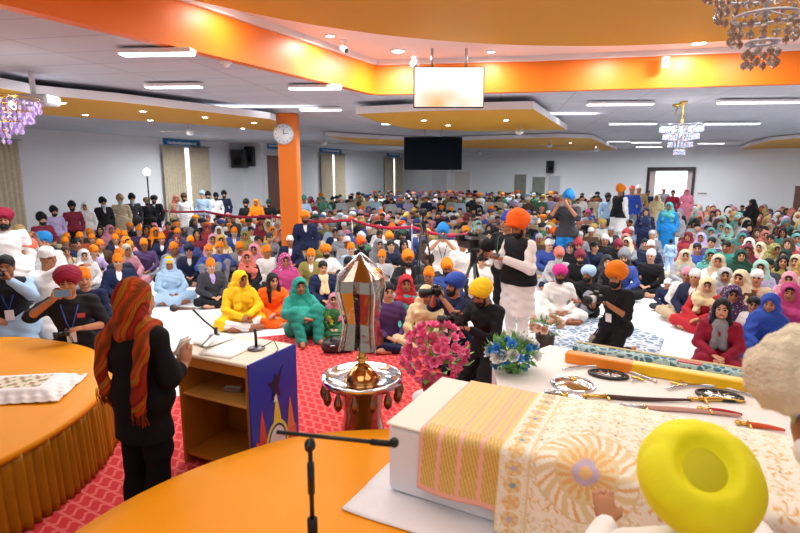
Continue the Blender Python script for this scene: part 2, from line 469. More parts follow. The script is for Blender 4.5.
def head(S, J):
    H = J['H']; R = rotm(J['yaw'], J['pitch'], J['roll'])
    l = lambda x, y, z: H + R @ A3(x, y, z)
    S.cap(J['Nk'] - A3(0, 0, .05), l(0, .02, -.06), .058, .055, k=.03)
    S.ell(l(0, .012, .03), (.076, .094, .088), R, k=.02)
    S.ell(l(0, -.022, -.03), (.060, .066, .08), R, k=.03)
    S.cap(l(-.03, -.02, -.07), l(.03, -.02, -.07), .035, k=.03)
    S.ell(l(0, -.072, -.088), (.024, .02, .018), R, k=.02)
    for q in (-1, 1):
        S.ell(l(q * .034, -.062, -.028), (.024, .022, .022), R, k=.02)
        S.ell(l(q * .029, -.088, .008), (.017, .014, .011), R, k=.012, sub=True)
        S.ell(l(q * .030, -.072, .007), (.014, .014, .012), R, k=.002)
        S.ell(l(q * .076, .008, -.012), (.010, .020, .032), R, k=.006)
        S.cap(l(q * .012, -.084, .027), l(q * .048, -.070, .028), .008, .006, k=.008)
        S.ell(l(q * .011, -.098, -.028), (.009, .010, .008), R, k=.006)
    S.cap(l(0, -.084, .015), l(0, -.108, -.022), .009, .013, k=.01)
    S.cap(l(-.016, -.084, -.052), l(.016, -.084, -.052), .009, k=.006)
    S.cap(l(-.014, -.082, -.063), l(.014, -.082, -.063), .009, k=.005)
BODYMATS = None
def body_mats(J, h):
    H = J['H']; R = rotm(J['yaw'], J['pitch'], J['roll'])
    e = max(0, h - .009) * .35
    def f(c):
        q = (c - H.astype(np.float32)) @ R          # R^T applied
        mi = np.zeros(len(c), np.int32); fr = q[:, 1] < -.055
        ax = np.abs(q[:, 0])
        mi[fr & (ax > .012) & (ax < .05) & (np.abs(q[:, 2] - .030) < .0055 + e)] = 2
        mi[fr & (((ax - .030) / (.015 + e)) ** 2 + ((q[:, 2] - .007) / (.008 + e)) ** 2 < 1)] = 1
        mi[fr & (q[:, 1] < -.075) & (ax < .026) & (np.abs(q[:, 2] + .0575) < .0085 + e * .5)] = 3
        return mi
    return f
def make_body(name, J, h, hands=True):
    lo, hi = bounds(J, .2)
    S = Field(lo, hi, h)
    torso(S, J); arms(S, J); legs(S, J); foot(S, J); head(S, J)
    r = max(.0095, h * .62)
    for s in 'LR': hand(S, J, s, r=r)
    return to_mesh(name, S, [M['skin'], M['eye'], M['brow'], M['lip']], body_mats(J, h))
def folds(S, amp=.006, fx=26., seed=0.):
    return S.disp(lambda X, Y, Z: (amp * np.sin(fx * (X + .35 * np.sin(7 * Z + seed)) + 9 * Z + seed) * np.sin(11 * Y + 13 * Z + 1.7 * seed) + amp * .5 * np.sin(61 * Z + 23 * X + 17 * Y)).astype(np.float32))
def garment(name, J, h, kind, seed=0., mats=None):
    """top: shirt (to hips) kurta (to knees) vest jacket tee; or trousers"""
    lo, hi = bounds(J, .24); S = Field(lo, hi, h); sd, up, fr = spine_side(J)
    if kind == 'trousers':
        legs(S, J, .016, low=.93); S.cap(J['HL'], J['HR'], .120, k=.05); folds(S, .006, 30, seed)
        S.cut((0, 0, 1), max(J['P'][2] + .12, J['KL'][2] + .2 if J['P'][2] < .3 else 0))
    else:
        o = dict(shirt=.016, kurta=.022, tee=.02, vest=.034, jacket=.032, gown=.022, inner=.012)[kind]
        torso(S, J, o)
        if kind == 'tee': arms(S, J, o + .004, fore=0)
        elif kind == 'vest':
            if J['P'][2] > .7:
                for s in (-1, 1): S.cap(J['P'] + sd * .06 * s + up * .12, A3(J['P'][0] + sd[0] * .09 * s, J['P'][1] + sd[1] * .09 * s, .7), .155, .178, k=.07)
        elif kind == 'inner': pass
        else: arms(S, J, o - .002, fore=.93)
        if kind in ('kurta', 'gown'):
            if J['P'][2] > .7:
                z1 = .42 if kind == 'kurta' else .12
                for s in (-1, 1): S.cap(J['P'] + sd * .06 * s, A3(J['P'][0] + sd[0] * .1 * s, J['P'][1] + sd[1] * .1 * s, z1), .15, .17, k=.08)
            else:
                S.cap(J['HL'], J['HR'], .15 if kind == 'kurta' else .14, k=.07)
                for s in 'LR': S.cap(J['H' + s], J['K' + s], .135 if kind == 'kurta' else .118, .100 if kind == 'kurta' else .085, k=.06)
                if kind == 'gown':
                    for s in 'LR': S.cap(J['K' + s], J['A' + s], .09, .075, k=.07)
                    if J['KL'][2] < .3: S.ell((J['KL'] + J['KR'] + J['P']) / 3 + A3(0, -.02, -.03), (.25, .2, .09), k=.06)
                    else: S.ell((J['KL'] + J['KR']) / 2 + A3(0, .12, -.15), (.16, .2, .2), k=.06)
        if kind in ('jacket',):
            # open front showing the shirt
            c = (J['C'] * .6 + J['Nk'] * .4) + fr * .14
            n0 = J['Nk'] + fr * .09 + up * .02; n1 = J['C'] + fr * .19 - up * .08
            S.cap(n0, n1, .062, .012, k=.012, sub=True)
        folds(S, .0055 if kind != 'jacket' else .004, 24, seed)
        ct = J['Nk'] + up * (-.005 if kind != 'inner' else .012)
        # neck opening: slope down to the front
        S.cap(J['Nk'] + up * .06, J['Nk'] + up * .16 + fr * .02, .075, .12, k=.01, sub=True)
        if J['P'][2] > .7:
            z1 = dict(kurta=.47, gown=.06).get(kind, .82 if kind in ('shirt', 'jacket', 'tee', 'vest') else .9)
            if kind == 'vest': z1 = .86
            S.cut((0, 0, -1), -z1)
    return to_mesh(name, S, mats or [M['cloth']])
def gear(kind, h=.008):
    """head-local cloth, hair or beard; facing -Y, origin at the head's centre"""
    if kind in ('dupatta', 'hijab', 'drape'):
        S = Field((-.34, -.34, -.5), (.34, .36, .24), h + .003)
        S.ell((0, .02, .035), (.100, .122, .112), k=.03)
        S.cap((0, .05, .0), (0, .05, -.2), .10, .14, k=.06, sq=((0, 1, 0), 1.25))
        S.cap((-.12, .03, -.225), (.12, .03, -.225), .085, k=.08)
        if kind != 'hijab':
            for q in (-1, 1): S.cap((q * .09, -.0, -.06), (q * .12, -.10, -.40), .040, .055, k=.05)
        else:
            S.ell((0, -.04, -.19), (.13, .115, .13), k=.06)
            for q in (-1, 1): S.cap((q * .1, -.02, -.2), (q * .14, -.12, -.45), .09, .10, k=.05)
        if kind == 'drape': S.cap((-.14, -.07, -.22), (.15, -.12, -.27), .055, .06, k=.05)
        S.cap((0, .11, -.15), (.02, .15, -.42), .13, .15, k=.07, sq=((0, 1, 0), 1.6))
        S.disp(lambda X, Y, Z: (.0065 * np.sin(46 * X + 30 * Y + 8 * np.sin(9 * Z)) * np.clip(-Z * 6 + .4, 0, 1) + .004 * np.sin(60 * Y + 35 * Z)).astype(np.float32))
        S.ell((0, -.105, -.02), (.066, .095, .098) if kind != 'hijab' else (.060, .09, .082), k=.012, sub=True)
        if kind != 'hijab': S.ell((0, -.085, .042), (.052, .070, .046), k=.02, sub=True)
        S.ell((0, .0, -.02), (.062, .088, .09), k=.01, sub=True)
    elif kind in ('turban', 'dumalla', 'roundturban'):
        S = Field((-.21, -.23, -.09), (.21, .23, .27), h)
        if kind == 'dumalla':
            S.ell((0, .015, .085), (.150, .160, .115), k=.03); S.ell((0, .0, .165), (.10, .11, .075), k=.06)
        elif kind == 'turban':
            S.ell((0, .018, .075), (.116, .140, .088), rotm(0, .2), k=.03); S.cap((0, -.085, .085), (0, .07, .14), .045, .06, k=.06)
        else:
            S.ell((0, .02, .075), (.128, .142, .100), rotm(0, .15), k=.03)
        S.ell((0, .03, .025), (.102, .120, .07), k=.03)
        S.disp(lambda X, Y, Z: (-.0055 * np.abs(np.sin((Z - .05 + (.62 * np.abs(X) if True else 0) + .25 * Y) * 85)) + .003).astype(np.float32))
        S.cut((0, -.72, -.69), .038); S.cut((0, 0, -1), .045)
        S.cap((0, -.16, .02), (0, -.09, .055), .06, .014, k=.01, sub=True)
    elif kind in ('bandana', 'peaked', 'cap', 'knotted'):
        S = Field((-.15, -.17, -.16), (.15, .22, .24), h)
        S.ell((0, .014, .04), (.090, .110, .098), k=.03)
        if kind == 'peaked': S.cap((0, .0, .12), (.01, .01, .20), .05, .014, k=.05)
        if kind in ('bandana', 'knotted'):
            S.ell((0, .02, .105), (.055, .065, .045), k=.04)
        if kind != 'cap':
            S.ell((0, .128, -.005), (.022, .018, .02), k=.01); S.cap((.0, .13, -.01), (.03, .15, -.11), .013, .024, k=.01); S.cap((.0, .13, -.01), (-.025, .145, -.09), .013, .022, k=.01)
        S.disp(lambda X, Y, Z: (.0035 * np.sin(70 * Z + 40 * np.abs(X) + 18 * Y) + .002 * np.sin(90 * X)).astype(np.float32))
        S.cut((0, -.42, -.9), .012); 
        if kind == 'cap': S.cut((0, 0, -1), -.012)
    elif kind == 'short_hair':
        S = Field((-.13, -.15, -.15), (.13, .16, .18), h)
        S.ell((0, .018, .045), (.088, .106, .092), k=.03); S.ell((0, .06, -.03), (.07, .055, .07), k=.04)
        S.ell((0, -.105, -.02), (.070, .062, .085), k=.012, sub=True); S.ell((0, -.02, -.09), (.10, .085, .06), k=.02, sub=True)
        S.disp(lambda X, Y, Z: (.003 * np.sin(120 * X + 60 * Z) * np.sin(90 * Y + 50 * Z)).astype(np.float32))
    elif kind == 'long_hair':
        S = Field((-.2, -.2, -.42), (.2, .22, .2), h + .002)
        S.ell((0, .02, .045), (.092, .110, .094), k=.03); S.cap((0, .06, .0), (0, .085, -.3), .085, .09, k=.04, sq=((0, 1, 0), 1.7))
        for q in (-1, 1): S.cap((q * .075, .0, .02), (q * .085, -.045, -.16), .026, .035, k=.03); S.cap((q * .085, -.045, -.16), (q * .085, -.09, -.34), .035, .022, k=.03)
        S.ell((0, -.105, -.015), (.060, .075, .095), k=.012, sub=True); S.ell((0, -.0, -.03), (.055, .088, .085), k=.01, sub=True)
        S.disp(lambda X, Y, Z: (.003 * np.sin(150 * X + 40 * Y)).astype(np.float32))
    elif kind == 'neck_scarf':
        S = Field((-.2, -.3, -.5), (.2, .2, -.02), h)
        S.ell((0, -.01, -.165), (.115, .105, .055), k=.03); S.ell((0, -.07, -.19), (.08, .06, .06), k=.04)
        for q in (-1, 1): S.cap((q * .04, -.10, -.2), (q * .05, -.15, -.44), .035, .045, k=.03)
        S.disp(lambda X, Y, Z: (.005 * np.sin(50 * Z + 40 * X) * np.sin(60 * Y)).astype(np.float32)); S.ell((0, .01, -.09), (.06, .06, .09), k=.01, sub=True)
    elif kind in ('beard', 'long_beard'):
        S = Field((-.12, -.18, -.3), (.12, .06, .05), h)
        S.ell((0, -.058, -.085), (.060, .050, .052), k=.02)
        if kind == 'long_beard': S.cap((0, -.075, -.1), (0, -.095, -.2), .05, .03, k=.04)
        for q in (-1, 1):
            S.cap((q * .066, -.02, .01), (q * .054, -.045, -.07), .016, .022, k=.02); S.cap((q * .008, -.100, -.043), (q * .034, -.086, -.058), .009, .008, k=.008)
        S.disp(lambda X, Y, Z: (.003 * np.sin(130 * X + 30 * Z) * np.sin(60 * Z + 80 * Y)).astype(np.float32))
        S.ell((0, -.105, -.058), (.022, .022, .010), k=.004, sub=True); S.ell((0, -.09, .03), (.055, .06, .062), k=.01, sub=True)
    return S
GEAR = {}
def gear_mesh(kind):
    if kind not in GEAR:
        mt = {'short_hair': 'hair', 'long_hair': 'hair', 'beard': 'hair', 'long_beard': 'hair', 'turban': 'turban_cloth', 'dumalla': 'turban_cloth', 'roundturban': 'turban_cloth'}.get(kind, 'cloth')
        GEAR[kind] = to_mesh(kind, gear(kind), [M[mt]])
    return GEAR[kind]
BODY = {}; GARM = {}
def body_mesh(pose, h):
    if (pose, h) not in BODY: BODY[(pose, h)] = make_body('person_' + pose, POSE[pose], h)
    return BODY[(pose, h)]
def garm_mesh(pose, kind, h):
    if (pose, kind, h) not in GARM: GARM[(pose, kind, h)] = garment(kind, POSE[pose], h, kind, seed=len(GARM) * .7)
    return GARM[(pose, kind, h)]
C_ = dict(orange='ef8412', bright_orange='ff6a14', yellow='f3c51c', bright_yellow='f6e60c', white='f1efec', cream='e6d3a6', black='16171b', navy='1a2548', maroon='8c1533', red='b82a34',
          pink='e58aa0', magenta='c92c84', blue='2c4fae', light_blue='a9cbe8', sky='1f86d0', teal='2a9686', turquoise='58b3b0', green='3a7a50', dark_green='1c4a38', grey='8a8d94', dark_grey='3a3c42',
          brown='5a3a28', purple='553a70', lilac='b9a6d8', olive='9a8f35', coral='e8735a', beige='cdb893', tan='a98a5c', mustard='d09a20', rust='a8451f', mint='9fdcc4', silver='b9bcc2')
def colr(n): return hexc(C_[n])
SKINS = ['b98262', 'a86f4e', 'c48f6c', '9a6242', 'd0a080']
TOPK = {'jacket': ('jacket', 'inner'), 'shirt': ('shirt',), 'kurta': ('kurta',), 'tee': ('tee',), 'vest': ('vest', 'kurta'), 'gown': ('gown',)}
def person(pose, loc, rz, headgear, top, cols, label, group=None, h=.014, scale=1.0, skin=None, pat=None, J=None, tilt=0.0, hyaw=0.0, cat='person'):
    """headgear: list of (kind, colour). top: kind. cols: dict top, inner, trousers"""
    if J is not None: POSE[pose] = J
    J = POSE[pose]
    sk = hexc(skin or rnd.choice(SKINS))
    ro = link('person', body_mesh(pose, h), None, loc, (0, 0, rz), sk, label, cat, group)
    ro.scale = (scale,) * 3
    for g, c in headgear:
        o = link({'short_hair': 'hair', 'long_hair': 'hair', 'long_beard': 'beard', 'dumalla': 'turban', 'roundturban': 'turban', 'peaked': 'head_cloth', 'bandana': 'head_cloth', 'knotted': 'head_cloth', 'cap': 'head_cap',
                  'dupatta': 'headscarf', 'hijab': 'headscarf', 'drape': 'headscarf'}.get(g, g), gear_mesh(g), ro, tuple(J['H']), tuple(Matrix([list(r) for r in rotm(J['yaw'], J['pitch'], J['roll'])]).to_euler()), colr(c) if c in C_ else hexc(c))
        if pat and g in ('dupatta', 'hijab', 'drape'):
            o.material_slots[0].link = 'OBJECT'; o.material_slots[0].material = M[pat]
    if headgear and headgear[0][0] in ('dupatta', 'drape') and len(headgear) == 1:
        link('hair', gear_mesh('short_hair'), ro, tuple(J['H']), tuple(Matrix([list(r) for r in rotm(J['yaw'], J['pitch'], J['roll'])]).to_euler()), colr('black'))
    for i, k in enumerate(TOPK[top]):
        nm = {'inner': 'shirt', 'gown': 'dress', 'tee': 'shirt', 'vest': 'waistcoat'}.get(k, k)
        c = cols.get(k) or (cols['top'] if i == 0 else cols.get('inner', 'white'))
        o = link(nm, garm_mesh(pose, k, h + .002), ro, color=colr(c) if c in C_ else hexc(c))
        if pat and k in ('kurta', 'gown') and rnd.random() < .6:
            o.material_slots[0].link = 'OBJECT'; o.material_slots[0].material = M[pat]
    if top != 'gown' :
        c = cols.get('trousers', 'dark_grey'); link('trousers', garm_mesh(pose, 'trousers', h + .002), ro, color=colr(c) if c in C_ else hexc(c))
    return ro
# ---------------------------------------------------------------- materials of the place
M['wall'] = mat('wall_paint', 'eef2f7', 0.85, noise=.02, nscale=2)
M['orange_paint'] = mat('orange_paint', 'f07c14', 0.45, noise=.03, nscale=2)
M['ochre'] = mat('ochre_paint', 'cf9a1c', 0.6, noise=.03, nscale=2)
M['gloss_white'] = mat('white_trim', 'efeeee', 0.5)
M['high_ceiling'] = mat('high_ceiling_paint', 'ecdcd6', 0.7)
M['white_cloth'] = mat('white_cloth', 'eeeef2', 0.9, bump=.3, bscale=14, noise=.03, nscale=5)
M['black_plastic'] = mat('black_plastic', '131417', 0.4)
M['rubber'] = mat('black_rubber', '0c0c0e', 0.7)
M['steel'] = mat('polished_steel', 'dcdee2', 0.12, metal=1.0)
M['brushed'] = mat('brushed_steel', 'b9bcc4', 0.3, metal=1.0, noise=.1, nscale=30)
M['brass'] = mat('brass', 'd9b05a', 0.22, metal=1.0)
M['lamp'] = mat('lamp_tube', 'ffffff', 0.5, emit='ffffff', estr=6.0)
M['spot'] = mat('spot_lamp', 'ffffff', 0.5, emit='fff6e8', estr=40.0)
M['brown_wood'] = mat('brown_door_wood', '7d5446', 0.5, noise=.15, nscale=6)
M['bright_pane'] = mat('daylight_and_lobby_glow', 'ffffff', 0.3, emit='fbfaff', estr=1.6)
M['curtain'] = mat('curtain_cloth', 'd6cab0', 0.9, noise=.25, nscale=14, bump=.2)
M['sign_blue'] = mat('sign_blue', '2f86c4', 0.5)
M['sign_white'] = mat('sign_white', 'eef2f5', 0.5)
M['red_rope'] = mat('red_ribbon', 'c02242', 0.7, noise=.2)
def tile_mat(name, col, seam, sc, grid='object'):
    m, nt, b = newmat(name)
    tc = N(nt, 'ShaderNodeTexCoord'); mp = N(nt, 'ShaderNodeMapping'); nt.links.new(tc.outputs['Object'], mp.inputs['Vector'])
    mp.inputs['Rotation'].default_value = (0, 0, .18)
    br = N(nt, 'ShaderNodeTexBrick', offset=0.0, i_Scale=1.0)
    br.inputs['Color1'].default_value = (*hexc(col), 1); br.inputs['Color2'].default_value = (*[x * .93 for x in hexc(col)], 1); br.inputs['Mortar'].default_value = (*hexc(seam), 1)
    br.inputs['Mortar Size'].default_value = .012; br.inputs['Brick Width'].default_value = sc[0]; br.inputs['Row Height'].default_value = sc[1]
    nt.links.new(mp.outputs['Vector'], br.inputs['Vector']); nt.links.new(br.outputs['Color'], b.inputs['Base Color']); b.inputs['Roughness'].default_value = .8
    return m
M['ceiling'] = tile_mat('ceiling_tiles', 'c3c8d2', 'a4a8b2', (1.2, .6))
def carpet_mat():
    m, nt, b = newmat('red_carpet')
    tc = N(nt, 'ShaderNodeTexCoord'); mp = N(nt, 'ShaderNodeMapping'); nt.links.new(tc.outputs['Object'], mp.inputs['Vector'])
    mp.inputs['Scale'].default_value = (9, 9, 9); mp.inputs['Rotation'].default_value = (0, 0, .5)
    sx = N(nt, 'ShaderNodeSeparateXYZ'); nt.links.new(mp.outputs['Vector'], sx.inputs[0])
    # interlocking zigzag: sin(y) bends the stripes
    s1 = N(nt, 'ShaderNodeMath', operation='PINGPONG'); s1.inputs[1].default_value = .5; nt.links.new(sx.outputs['Y'], s1.inputs[0])
    a1 = N(nt, 'ShaderNodeMath', operation='ADD'); nt.links.new(sx.outputs['X'], a1.inputs[0]); nt.links.new(s1.outputs[0], a1.inputs[1])
    p1 = N(nt, 'ShaderNodeMath', operation='PINGPONG'); p1.inputs[1].default_value = .5; nt.links.new(a1.outputs[0], p1.inputs[0])
    c1 = N(nt, 'ShaderNodeMath', operation='LESS_THAN'); c1.inputs[1].default_value = .13; nt.links.new(p1.outputs[0], c1.inputs[0])
    a2 = N(nt, 'ShaderNodeMath', operation='ADD'); nt.links.new(sx.outputs['Y'], a2.inputs[0]); a2.inputs[1].default_value = .25
    p2 = N(nt, 'ShaderNodeMath', operation='PINGPONG'); p2.inputs[1].default_value = .5; nt.links.new(a2.outputs[0], p2.inputs[0])
    c2 = N(nt, 'ShaderNodeMath', operation='LESS_THAN'); c2.inputs[1].default_value = .09; nt.links.new(p2.outputs[0], c2.inputs[0])
    mxm = N(nt, 'ShaderNodeMath', operation='MAXIMUM'); nt.links.new(c1.outputs[0], mxm.inputs[0]); nt.links.new(c2.outputs[0], mxm.inputs[1])
    mx = N(nt, 'ShaderNodeMix', data_type='RGBA'); mx.inputs['A'].default_value = (*hexc('cf3038'), 1); mx.inputs['B'].default_value = (*hexc('e26a66'), 1)
    nt.links.new(mxm.outputs[0], mx.inputs['Factor']); nt.links.new(mx.outputs['Result'], b.inputs['Base Color']); b.inputs['Roughness'].default_value = .95
    return m
M['carpet'] = carpet_mat()
def rug_mat():
    m, nt, b = newmat('blue_rug')
    tc = N(nt, 'ShaderNodeTexCoord'); no = N(nt, 'ShaderNodeTexVoronoi', i_Scale=9.0, feature='DISTANCE_TO_EDGE'); nt.links.new(tc.outputs['Object'], no.inputs['Vector'])
    cr = N(nt, 'ShaderNodeMath', operation='LESS_THAN'); cr.inputs[1].default_value = .12; nt.links.new(no.outputs['Distance'], cr.inputs[0])
    mx = N(nt, 'ShaderNodeMix', data_type='RGBA'); mx.inputs['A'].default_value = (*hexc('6f8ca8'), 1); mx.inputs['B'].default_value = (*hexc('c9d3dc'), 1)
    nt.links.new(cr.outputs[0], mx.inputs['Factor']); nt.links.new(mx.outputs['Result'], b.inputs['Base Color']); b.inputs['Roughness'].default_value = .95
    return m
M['rug'] = rug_mat()

# ---------------------------------------------------------------- room shell
CZ, HZ = 3.7, 4.15                       # low ceiling, raised ceiling over the stage
A = (-12.6, 12.6); B = (-7.1, 24.6); B2 = (-6.2, 24.3); Cc = (.2, 38.2); Dd = (19.6, 24.4); E_ = (19.6, 2)
def wall_seg(name, p, q, z0=0, z1=CZ, t=.15, m=None):
    p = Vector((*p, 0)); q = Vector((*q, 0)); d = (q - p).normalized(); n = Vector((-d.y, d.x, 0)) * t
    return link(name, MB().prism([p[:2], q[:2], (q + n)[:2], (p + n)[:2]], z0, z1).mesh(name, m or M['wall']), kind='structure')
link('floor', MB().prism([(-15, -1.5), (21, -1.5), (21, 40), (-15, 40)], -.1, 0).mesh('floor', M['white_cloth']), kind='structure')
# walls go so that their thickness lies outside the room
wall_seg('wall_left', (-13.4, 10.86), A); wall_seg('wall_left_far', A, B); wall_seg('wall_step', B, B2, t=.12)
wall_seg('wall_left_back', B2, Cc)
# the back wall has a doorway
bd = (Vector((*Dd, 0)) - Vector((*Cc, 0))).normalized()
EYE = math.cos(TH) + (266.5 - 173) / F_PX * math.sin(TH)
def on_back(u, z=0):
    """point on the back wall under photo column u"""
    a = (u - 400) / F_PX
    a2 = a / EYE
    # Cc + s*bd ; x = a2*y
    s = (a2 * Cc[1] - Cc[0]) / (bd.x - a2 * bd.y)
    return Vector((Cc[0] + bd.x * s, Cc[1] + bd.y * s, z))
def on_line(p, q, u, z=0):
    a2 = (u - 400) / F_PX / EYE; dx, dy = q[0] - p[0], q[1] - p[1]
    s = (a2 * p[1] - p[0]) / (dx - a2 * dy)
    return Vector((p[0] + dx * s, p[1] + dy * s, z))
d0, d1 = on_back(648), on_back(695)
wall_seg('wall_back', Cc, d0[:2]); wall_seg('wall_back_right', d1[:2], Dd)
wall_seg('wall_back_over_door', d0[:2], d1[:2], 2.62, CZ)
wall_seg('wall_right', Dd, (19.6, 2.0))
def rot_of(d): return math.atan2(d.y, d.x)
def board(mb, p, q, z0, z1, t0, t1, mi=0):
    """vertical slab along p->q between offsets t0..t1 towards the room (right-hand side)"""
    p = Vector((p[0], p[1], 0)); q = Vector((q[0], q[1], 0)); d = (q - p).normalized(); n = Vector((d.y, -d.x, 0))
    mb.prism([(p + n * t0)[:2], (q + n * t0)[:2], (q + n * t1)[:2], (p + n * t1)[:2]], z0, z1, mi)
fr = MB(); 
e = bd * .10
board(fr, d0 - e * .3, d0 + e, 0, 2.62, -.02, .08); board(fr, d1 - e, d1 + e * .3, 0, 2.62, -.02, .08); board(fr, d0 - e * .3, d1 + e * .3, 2.50, 2.70, -.02, .09)
fr.obj('door_1', mat('door_frame_wood', '3c2c2c', .5), kind='structure')
# glowing board, no window, added as the bright lobby behind the doorway
lob = MB(); n_ = Vector((-bd.y, bd.x, 0))
board(lob, (d0 - bd * .6 + n_ * 3), (d1 + bd * .6 + n_ * 3), 0, 2.9, 0, .1)
lob.obj('lobby_glow', M['bright_pane'], kind='structure')
lb = MB()
for (a, b_) in ((.02, .16), (.84, .98)):
    board(lb, d0.lerp(d1, a) + n_ * .2, d0.lerp(d1, b_) + n_ * .2, 0, 2.5, 0, .04)
lb.obj('door_2', mat('pale_door_leaf', 'd8c8c6', .5), kind='structure')
# low ceiling with an opening over the stage
P0 = at(0, 3, CZ); P1 = at(375, 94, CZ); P2 = at(535, 91, CZ); P3 = at(800, 83, CZ)
dl = (P1 - P0).normalized(); P0b = P0 - dl * 6.2; dr = (P3 - P2).normalized(); P3b = P3 + dr * 4
open_ = [P0b, P1, P2, P3b]
me_c = MB()
me_c.prism([(-15, 40), (-15, P0b.y), (P0b.x, P0b.y), (P1.x, P1.y), (P1.x, 40)], CZ, CZ + .1)
me_c.prism([(P1.x, 40), (P1.x, P1.y), (P2.x, P2.y), (P2.x, 40)], CZ, CZ + .1)
me_c.prism([(P2.x, 40), (P2.x, P2.y), (P3b.x, P3b.y), (21, P3b.y), (21, 40)], CZ, CZ + .1)
me_c.obj('ceiling', M['ceiling'], kind='structure')
link('ceiling_high', MB().prism([(-9, -2), (14, -2), (14, 11), (-9, 11)], HZ + .08, HZ + .18).mesh('ceiling_high', M['high_ceiling']), kind='structure')
# orange riser (beam) round the opening
bm = MB(); tr = MB()
for p, q in ((P0b, P1), (P1, P2), (P2, P3b)):
    d = (q - p).normalized(); n = Vector((-d.y, d.x, 0)) * .12
    g_ = n * -.12
    bm.prism([(p + g_)[:2], (q + g_)[:2], (q + n)[:2], (p + n)[:2]], CZ - .01, HZ)
    n2 = Vector((d.y, -d.x, 0)) * .07
    tr.prism([(p + n2)[:2], (q + n2)[:2], (q + n)[:2], (p + n)[:2]], HZ, HZ + .08)
bm.obj('beam_orange', M['orange_paint'], kind='structure'); tr.obj('trim_1', M['gloss_white'], kind='structure')
# ochre disc under the raised ceiling
cx, cy, cr = 2.45, 1.5, 6.2
disc = [(cx + cr * math.cos(a * PI / 48), cy + cr * math.sin(a * PI / 48)) for a in range(96)]
link('ceiling_disc', MB().prism([(x, y) for x, y in disc if True], HZ - .04, HZ + .08, 1, 0).mesh('disc', M['ochre'], M['gloss_white']), kind='structure')
# ochre drop panels under the low ceiling
def drop(name, pts, z=CZ - .22, t=.13):
    link(name, MB().prism([at(u, v, z)[:2] for u, v in pts], z, z + t, 1, 0).mesh(name, M['ochre'], M['gloss_white']), kind='structure')
drop('ceiling_drop_left', [(-60, 84), (0, 88), (40, 95), (120, 102), (200, 111), (270, 119), (276, 121), (276, 131), (270, 131), (190, 124), (120, 120), (60, 116), (0, 111), (-60, 106)])
drop('ceiling_drop_centre', [(356, 114), (420, 111), (533, 109), (567, 130), (530, 130.5), (470, 131), (410, 129), (378, 122)])
drop('ceiling_drop_rear', [(325, 136), (360, 138), (400, 140), (440, 141), (470, 140), (560, 137.5), (592, 138.5), (617, 150), (580, 151), (535, 149), (440, 148), (360, 144)], CZ - .16)
drop('ceiling_drop_right', [(729, 153.5), (748, 146), (768, 141), (800, 138), (860, 136), (860, 157), (800, 156), (760, 155.5)], CZ - .16)
# pillar
pp = at(290, 262, 0); pb = Vector((-2.50, 12.3, 0))
link('pillar', MB().box((pb.x, pb.y, CZ / 2), (.42, .42, CZ), 0, None, .02).mesh('pillar', M['orange_paint']), kind='structure')
# skirting
bs = MB(); board(bs, A, B, 0, .12, 0, .02); board(bs, B2, Cc, 0, .12, 0, .02); board(bs, d1, Dd, 0, .12, 0, .02); board(bs, Cc, d0, 0, .12, 0, .02)
bs.obj('baseboard_hall', M['gloss_white'], kind='structure')
# stage-side carpet and rug
cp = [(-8, -1.5), (9, -1.5), (9, 3.9), (2.2, 5.4), (1.2, 6.3), (.2, 7.55), (-1.6, 7.75), (-2.45, 7.45), (-2.0, 5.6), (-3.2, 5.2), (-5.5, 6.6), (-8, 6.6)]
link('floor_carpet', MB().prism(cp, 0.001, .014).mesh('floor_carpet', M['carpet']), kind='structure')
rg = [at(u, v, 0)[:2] for u, v in ((530, 316), (612, 319), (664, 340), (655, 362), (560, 362))]
rug = link('rug', MB().prism(rg, .0145, .022).mesh('rug', M['rug']), None, label='pale blue patterned rug on the white floor sheet behind the weapons table', cat='rug')

# ---------------------------------------------------------------- lights of the room
def area(name, loc, size, power, rot=(0, 0, 0), col=(1, 1, 1), sy=None):
    l = bpy.data.lights.new(name, 'AREA'); l.energy = power; l.color = col; l.shape = 'RECTANGLE'; l.size = size; l.size_y = sy or size
    o = bpy.data.objects.new(name, l); COL.objects.link(o); o.location = loc; o.rotation_euler = rot; o['kind'] = 'helper'; return o
tubes = [(157, 54, 70), (174, 87, 54), (315, 88.5, 50), (321, 110, 40), (396, 124, 26), (620, 104.5, 62), (759, 102.5, 76), (633, 124, 44), (731, 124, 52), (646, 142.5, 28), (711, 143.5, 24), (649, 147, 24), (712, 148.5, 18), (440, 104, 50)]
fix = MB().box((0, 0, .025), (1, .16, .05), 0, None, .01).mesh('light_casing', M['gloss_white']); dif = MB().box((0, 0, -.004), (.97, .13, .02), 0, None, .008).mesh('light_diffuser', M['lamp'])
where = ['over the left of the crowd', 'beyond the first light left of the crowd', 'just left of the bright beam corner', 'beside the top of the orange pillar', 'in front of the black hanging screen', 'right of the lit hanging screen', 'nearest the star-bright spotlight',
         'second row over the aisle', 'second row over the women', 'third row left of the chandelier', 'third row right of the chandelier', 'last row left of the chandelier', 'last row right of the chandelier', 'behind the lit hanging screen']
for i, (u, v, w) in enumerate(tubes):
    p = at(u, v, CZ - .07); L = max(.75, w / F_PX * p.y * 1.02)
    t = thing('ceiling_light', 'long white ceiling light, ' + where[i], 'light', p, (0, 0, -.06), 'long ceiling lights'); t.scale = (L, max(1, L * .9), 1)
    link('light_casing', fix, t); link('light_diffuser', dif, t)
    area('tube_light', p + Vector((0, 0, -.06)), L, 26 * L, sy=.2, col=(.95, .97, 1))
